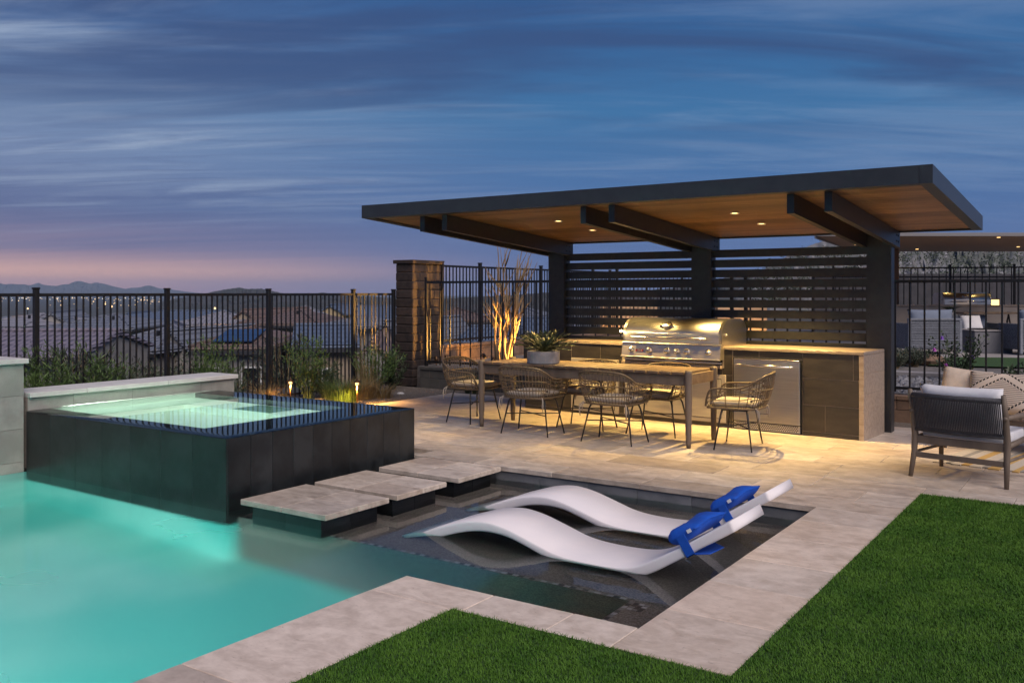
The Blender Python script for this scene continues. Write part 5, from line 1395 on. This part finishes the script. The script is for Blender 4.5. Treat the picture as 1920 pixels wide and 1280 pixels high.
# ================================================================== HOUSES BELOW THE FENCE
def house(px, d, wpx, ridge_y, eave_y, style, rm, wm, dp=10., yaw=0., win=None, solar=None, lit=False, label='', asym=.0, chim=0):
    z_e = zof(eave_y, d); z_r = zof(ridge_y, d + dp * (.5 if style != 'gable' else .05)); w = wpx / 1716 * d
    c = at(px, d); zg = terr(c.x, c.y) - 1.2
    r_ = empty('tiled_house', (c.x, c.y, zg), YAW + R(yaw), label, 'house', 'tiled houses below the fence')
    ze, zr = z_e - zg, z_r - zg; o = .45
    yo = .14 if style == 'gable' else o
    xo = {'gable': .25, 'side': .13}.get(style, o)
    MB().box(-w / 2 + xo, w / 2 - xo, yo, dp - o, 0, ze - .1).build('wall', wm, r_)
    t = .16
    if style == 'hip':
        hi = min(w / 2 - .05, dp / 2) * (1 - asym)
        top = [(-w / 2 + hi, dp / 2, zr), (w / 2 - hi, dp / 2, zr)]
        b_ = [(-w / 2, 0, ze), (w / 2, 0, ze), (w / 2, dp, ze), (-w / 2, dp, ze)]
        vs = b_ + top + [(x, yy, z_ - t) for x, yy, z_ in b_]
        rf = MB().add(vs, [(0, 1, 5, 4), (1, 2, 5), (2, 3, 4, 5), (3, 0, 4), (0, 6, 7, 1), (1, 7, 8, 2), (2, 8, 9, 3), (3, 9, 6, 0), (6, 9, 8, 7)]).build('roof', rm, r_)
        MB().tube([top[0], top[1]], .12, 6).build('ridge_cap', rm, rf)
        for a_, e_ in ((top[0], b_[0]), (top[1], b_[1])): MB().tube([a_, e_], .10, 6).build('hip_cap', rm, rf)
    elif style == 'side':
        vs = [(-w / 2, 0, ze), (w / 2, 0, ze), (w / 2, dp / 2, zr), (-w / 2, dp / 2, zr), (w / 2, dp, ze), (-w / 2, dp, ze)]
        vs += [(x, yy, z_ - t) for x, yy, z_ in vs]
        rf = MB().add(vs, [(0, 1, 2, 3), (3, 2, 4, 5), (6, 9, 8, 7), (9, 11, 10, 8), (0, 6, 7, 1), (5, 4, 10, 11), (1, 7, 8, 2), (2, 8, 10, 4), (0, 3, 9, 6), (3, 5, 11, 9)]).build('roof', rm, r_)
        MB().tube([vs[3], vs[2]], .12, 6).build('ridge_cap', rm, rf)
        gz = MB()
        for x in (-w / 2 + .12, w / 2 - .12): gz.add([(x, .1, ze - t), (x, dp - .1, ze - t), (x, dp / 2, zr - t)], [(0, 1, 2)])
        gz.build('gable', wm, r_)
    else:
        vs = [(-w / 2, 0, ze), (0, 0, zr), (w / 2, 0, ze), (-w / 2, dp, ze), (0, dp, zr), (w / 2, dp, ze)]
        vs += [(x, yy, z_ - t) for x, yy, z_ in vs]
        rf = MB().add(vs, [(0, 1, 4, 3), (1, 2, 5, 4), (6, 9, 10, 7), (7, 10, 11, 8), (0, 6, 7, 1), (1, 7, 8, 2), (0, 3, 9, 6), (2, 8, 11, 5), (3, 4, 10, 9), (4, 5, 11, 10)]).build('roof', rm, r_)
        MB().tube([vs[1], vs[4]], .10, 6).build('ridge_cap', rm, rf)
        MB().add([(-w / 2 + .1, .14, ze - .12), (w / 2 - .1, .14, ze - .12), (0, .14, zr - t - .02)], [(0, 1, 2)]).build('gable', wm, r_)
    link('fascia', bmesh_box(w - .1, .06, .18, WOODCAP), r_, (0, -.0 if style != 'gable' else .38, ze - t - .18)) if style != 'gable' else None
    for (x, zc, ww, hh) in (win or ()):
        f = link('window', bmesh_box(ww + .16, .08, hh + .16, TRIM), r_, (x, o - .03, ze - zc))
        link('pane', bmesh_box(ww, .04, hh, WARM_WIN if lit == 'win' else GLASS_D), f, (0, -.04, .08))
    if lit == 'eave':
        lamp('soffit_lamp', 'SPOT', (w * .1, -.25, ze - .9), 70, (1, .5, .16), r_, .1, (0, .5, 1), 150, .5)
        MB().lathe([(.05, 0), (.07, .12), (.001, .13)], 8).build('soffit_light', WARM_S, r_, False, (w * .1, o - .1, ze - .8))
    if solar:
        x0, x1, f0, f1 = solar; sl_ = (zr - ze) / (dp / 2)
        n = max(1, int((x1 - x0) * w / 1.1))
        for i in range(n):
            for j in range(2):
                xa = -w / 2 + w * (x0 + (x1 - x0) * (i + .5) / n); yy = dp / 2 * (f0 + (f1 - f0) * (j + .5) / 2)
                link('solar_panel', bmesh_box((x1 - x0) * w / n - .04, (f1 - f0) * dp / 4 - .04, .05, SOLAR), r_, (xa, yy, ze + sl_ * yy + .08), (math.atan(sl_), 0, 0))
    for i in range(chim):
        link('vent_pipe', bmesh_box(.14, .14, .35, FENCE_MAT), rf, (w * (.1 + .22 * i) * (-1) ** i, dp * .3, ze + (zr - ze) * .6 - .1))
    return r_
H = house
H(-10, 33, 310, 620, 667, 'side', ROOFS[0], STUCCO[1], 8, 3, label='house with a purple-brown barrel tile roof behind the feature wall')
H(-20, 62, 130, 588, 612, 'hip', ROOFS[2], STUCCO[0], 12, -6, label='pale roofed house at the far end of the fence beyond the purple tiles', chim=1)
H(95, 66, 66, 585, 607, 'gable', ROOFS[4], STUCCO[1], 10, 14, label='small grey gabled house beyond the purple tiled roof')
H(160, 58, 170, 589, 616, 'hip', ROOFS[4], STUCCO[0], 12, 6, label='grey hipped house between the purple and slate roofs', chim=2)
H(222, 42, 150, 613, 656, 'hip', ROOFS[4], STUCCO[1], 9, -10, label='wide slate-grey tiled house facing the low bench wall', chim=1)
H(238, 76, 56, 587, 603, 'gable', ROOFS[1], STUCCO[3], 9, 10, label='small house with a yellow gable above the slate roof')
H(300, 72, 150, 583, 606, 'side', ROOFS[1], STUCCO[1], 11, -8, lit='eave', label='blue-grey tiled house with a lit eave right of the yellow gable')
H(318, 44, 74, 619, 652, 'gable', ROOFS[4], STUCCO[1], 9, -10, label='dark gabled house behind the second fence post')
H(352, 47, 62, 610, 640, 'gable', ROOFS[2], STUCCO[2], 9, 24, label='rose stucco gabled house beside the dark gable')
H(400, 68, 140, 584, 607, 'hip', ROOFS[2], STUCCO[0], 12, 10, lit='eave', label='pale roofed house with an orange lit eave above the solar roof')
H(432, 38, 150, 612, 650, 'hip', ROOFS[3], STUCCO[1], 10, 4, win=((-1.0, 1.9, .7, .9), (.8, 1.9, .7, .9)), solar=(.22, .74, .12, .72), label='brown tiled house with blue solar panels by the lane')
H(455, 70, 66, 580, 604, 'gable', ROOFS[3], STUCCO[0], 11, -14, label='beige gabled house with a brown roof behind the solar roof')
H(520, 64, 150, 578, 606, 'hip', ROOFS[3], STUCCO[0], 12, 0, label='broad brown hipped house behind the third fence post', chim=1)
H(572, 82, 90, 574, 592, 'hip', ROOFS[2], STUCCO[1], 10, 12, label='pale hipped house far beyond the brown roof')
H(618, 84, 62, 571, 589, 'gable', ROOFS[1], STUCCO[3], 10, -6, label='far house with a yellow gable and blue roof')
H(612, 39, 128, 609, 646, 'side', ROOFS[1], STUCCO[0], 9, 12, win=((-1.2, 1.6, .30, .42), (-.6, 1.6, .30, .42), (0, 1.6, .30, .42)), label='blue tiled house with three small white-trimmed windows by the lane')
H(640, 60, 110, 592, 612, 'hip', ROOFS[4], STUCCO[1], 10, -10, label='grey hipped house above the blue tiled roof')
H(712, 66, 96, 574, 597, 'side', ROOFS[1], STUCCO[3], 10, 8, lit='eave', label='blue tiled house with a yellow wall next to the block pier')
H(722, 44, 84, 601, 650, 'gable', ROOFS[4], STUCCO[2], 10, -18, label='tall rose gabled house half hidden by the block pier')
H(700, 35, 66, 640, 668, 'gable', ROOFS[3], STUCCO[1], 8, 6, label='low dark gabled outbuilding behind the bushy shrub')
H(868, 64, 120, 578, 600, 'hip', ROOFS[3], STUCCO[0], 11, 8, label='brown hipped house seen through the tall fence by the pier')
H(960, 78, 120, 572, 592, 'hip', ROOFS[4], STUCCO[2], 11, -6, lit='eave', label='grey hipped house seen through the tall fence by the pavilion post')
H(1010, 50, 110, 596, 622, 'side', ROOFS[1], STUCCO[1], 10, 6, label='blue tiled house low behind the left pavilion post')
H(905, 46, 110, 612, 640, 'side', ROOFS[1], STUCCO[1], 9, -8, label='blue tiled house low behind the bare lit tree')
# lane and kerb below
for (pa, pb_, d0, d1) in ((430, 790, 31.5, 29.5),):
    a0, a1 = at(pa, d0), at(pb_, d1); q0, q1 = at(pa, d0 + 4.5), at(pb_, d1 + 4.5)
    zs = max(terr(a0.x, a0.y), terr(a1.x, a1.y), terr(q0.x, q0.y), terr(q1.x, q1.y), terr(*((a0 + q1) / 2).xy)) + .12
    ln_ = MB().add([(a0.x, a0.y, zs), (a1.x, a1.y, zs), (q1.x, q1.y, zs), (q0.x, q0.y, zs), (a0.x, a0.y, zs - 1.5), (a1.x, a1.y, zs - 1.5), (q1.x, q1.y, zs - 1.5), (q0.x, q0.y, zs - 1.5)],
                   [(0, 1, 2, 3), (0, 4, 5, 1), (1, 5, 6, 2), (2, 6, 7, 3), (3, 7, 4, 0)]).build('lane', mat('lane_asphalt', (.060, .062, .068), .9, (.075, .076, .08), 3, world=True)); ln_['kind'] = 'structure'
    for dd in (.0, 4.4):
        e0, e1 = at(pa, d0 + dd), at(pb_, d1 + dd); dv = e1 - e0
        link('kerb', bmesh_box(dv.length, .35, .16, ROAD, .02), ln_, (*((e0 + e1) / 2).xy, zs + .004), (0, 0, math.atan2(dv.y, dv.x)))
# dark desert trees between the houses
for i, (px, d, h, w, lb) in enumerate(((38, 110, 4.6, 6, 'dark tree among the far roofs at the end of the fence'), (85, 100, 4.2, 5, 'dark round tree between the pale and grey roofs'), (205, 120, 4.5, 9, 'dark spreading tree above the yellow gable'), (285, 125, 4.5, 7, 'dark tree beyond the second fence post'), (380, 110, 4.2, 7, 'dark tree beyond the rose gable'), (680, 100, 4.5, 6, 'dark tree beyond the blue roofs by the pier'), (1020, 60, 5.2, 5, 'dark tree behind the tall fence by the pavilion post'), (935, 95, 5, 8, 'dark tree beyond the brown hipped house'))):
    c = at(px, d); c.z = terr(c.x, c.y)
    r_ = empty('desert_tree', c, 0, lb, 'tree', 'dark desert trees among the houses'); rs_ = np.random.RandomState(100 + i)
    MB().tube([(0, 0, -.5), (.1, 0, h * .3), (.2, .1, h * .7)], [.22, .17, .06], 6).build('trunk', BARK, r_)
    for k in range(4):
        a = k * 1.6; MB().tube([(.1, 0, h * .28), (math.cos(a) * w * .2, math.sin(a) * w * .2, h * .55), (math.cos(a) * w * .36, math.sin(a) * w * .36, h * .75)], [.12, .08, .03], 5).build('limb', BARK, r_)
    n = 900; q = rs_.randn(n, 3); q /= np.linalg.norm(q, axis=1, keepdims=True); q *= rs_.uniform(.45, 1, (n, 1)) ** .5
    cl = rs_.randn(14, 3) * np.array([.33, .33, .2]); P_ = cl[rs_.randint(0, 14, n)] + q * .30
    leaf_cloud('crown', P_ * np.array([w / 1.6, w / 1.6, h * .62]) + np.array([0, 0, h * .68]), rs_.randn(n, 3), .5, .26, LEAF_C, r_)
# the town further off, one mass of roofs and scrub
tw_ = [MB(), MB(), MB()]; rs_ = np.random.RandomState(31); PP = []; DD = []
for i in range(620):
    px = rs_.uniform(-60, 1060); d = 85 * (11 ** rs_.uniform(.08, 1)); c = at(px, d); zg = terr(c.x, c.y) - 1
    if d < 130 and px > 760: continue
    w_, l_, hw, hr = rs_.uniform(4, 7), rs_.uniform(5, 9), rs_.uniform(3.2, 4.6), rs_.uniform(1.2, 2.4); a = YAW + rs_.choice((0, 1.57)) + rs_.uniform(-.3, .3)
    M = Matrix.Translation((c.x, c.y, zg)) @ Matrix.Rotation(a, 4, 'Z')
    q_ = [M @ Vector(p) for p in ((-w_, -l_, 0), (w_, -l_, 0), (w_, l_, 0), (-w_, l_, 0), (-w_, -l_, hw), (w_, -l_, hw), (w_, l_, hw), (-w_, l_, hw), (0, -l_ * .5, hw + hr), (0, l_ * .5, hw + hr))]
    tw_[2].add(q_, [(0, 1, 5, 4), (1, 2, 6, 5), (2, 3, 7, 6), (3, 0, 4, 7)])
    tw_[i % 2].add(q_, [(4, 5, 8), (5, 6, 9, 8), (6, 7, 9), (7, 4, 8, 9)])
for o in (tw_[0].build('town_roofs', ROOFS[4]), tw_[1].build('town_roofs', ROOFS[3]), tw_[2].build('town_walls', STUCCO[0])): o['kind'] = 'stuff'
for i in range(1500):
    px = rs_.uniform(-60, 1060); d = 62 * (15 ** rs_.uniform(0, 1)); c = at(px, d); s_ = rs_.uniform(1., 2.4)
    q_ = rs_.randn(16, 3) * np.array([.6, .6, .35]) * s_; PP.append(np.array((c.x, c.y, terr(c.x, c.y) + .8 * s_)) + q_); DD.append(rs_.randn(16, 3))
leaf_cloud('town_scrub', np.concatenate(PP), np.concatenate(DD), 2.0, 1.3, LEAF_C)['kind'] = 'stuff'
# city lights on the far plain
cl = MB(); rs_ = np.random.RandomState(5); cl2 = MB()
for i in range(210):
    px = rs_.uniform(-30, 360) if i % 4 else rs_.uniform(360, 760); yr = 549 + abs(rs_.randn()) * 7 + 9 if i % 3 else rs_.uniform(559, 564)
    d = 1716 * 24.5 / (yr - 549); s_ = d / 1716 * rs_.uniform(.5, 1.25)
    c = at(px, d, terr(*at(px, d).xy) + s_ * .5 + 2)
    (cl if i % 3 else cl2).box(c.x - s_ * (1.6 if i % 5 == 0 else .5), c.x + s_ * .5, c.y - s_ * .5, c.y + s_ * .5, c.z - s_ * .5, c.z + s_ * .5)
for o in (cl.build('city_lights', emitter('city_warm', (1, .66, .32), 2.6)), cl2.build('city_lights', emitter('city_white', (1, .86, .66), 2.4))):
    o['kind'] = 'stuff'
lbs = ('beyond the pale roof at the end of the fence', 'above the yellow gable, with an orange glow', 'brightest of those right of the yellow gable', 'above the small grey gable', 'above the pale roof with the orange lit eave', 'smaller, close to the one above the small grey gable', 'lowest, between the pale and grey roofs', 'just above the slate roof ridge')
for i, (px, py, s_) in enumerate(((31, 571.5, 2.0), (197, 570, 1.6), (209, 574.5, 2.2), (115, 572, 1.7), (403, 578, 2.0), (103, 573, 1.5), (52, 578.5, 1.6), (183, 577, 1.5))):
    d = 160.; c = at(px, d, zof(py, d)); zg = terr(c.x, c.y)
    sl_ = empty('street_lamp', (c.x, c.y, zg), 0, 'lit street lamp ' + lbs[i], 'street lamp', 'far lit street lamps')
    MB().tube([(0, 0, -.3), (0, 0, c.z - zg)], .07, 5).build('pole', FENCE_MAT, sl_)
    MB().lathe([(.001, -.12 * s_), (.10 * s_, 0), (.001, .12 * s_)], 8).build('lamp_head', MATS['city_warm'], sl_, False, (0, 0, c.z - zg))

# ================================================================== HAZE
hz = MB().box(-8200, 8200, -8200, 8200, -34, 118).build('haze', None); hz['kind'] = 'stuff'
hm = bpy.data.materials.new('haze'); hm.use_nodes = True; t = hm.node_tree; t.nodes.clear(); q = NB(t)
pv_ = q.n('ShaderNodeVolumePrincipled'); pv_.inputs['Color'].default_value = (.55, .74, 1, 1); pv_.inputs['Density'].default_value = 1.1e-4; pv_.inputs['Anisotropy'].default_value = .1
o_ = q.n('ShaderNodeOutputMaterial'); q.link(pv_.outputs[0], o_.inputs['Volume']); hz.data.materials.append(hm)
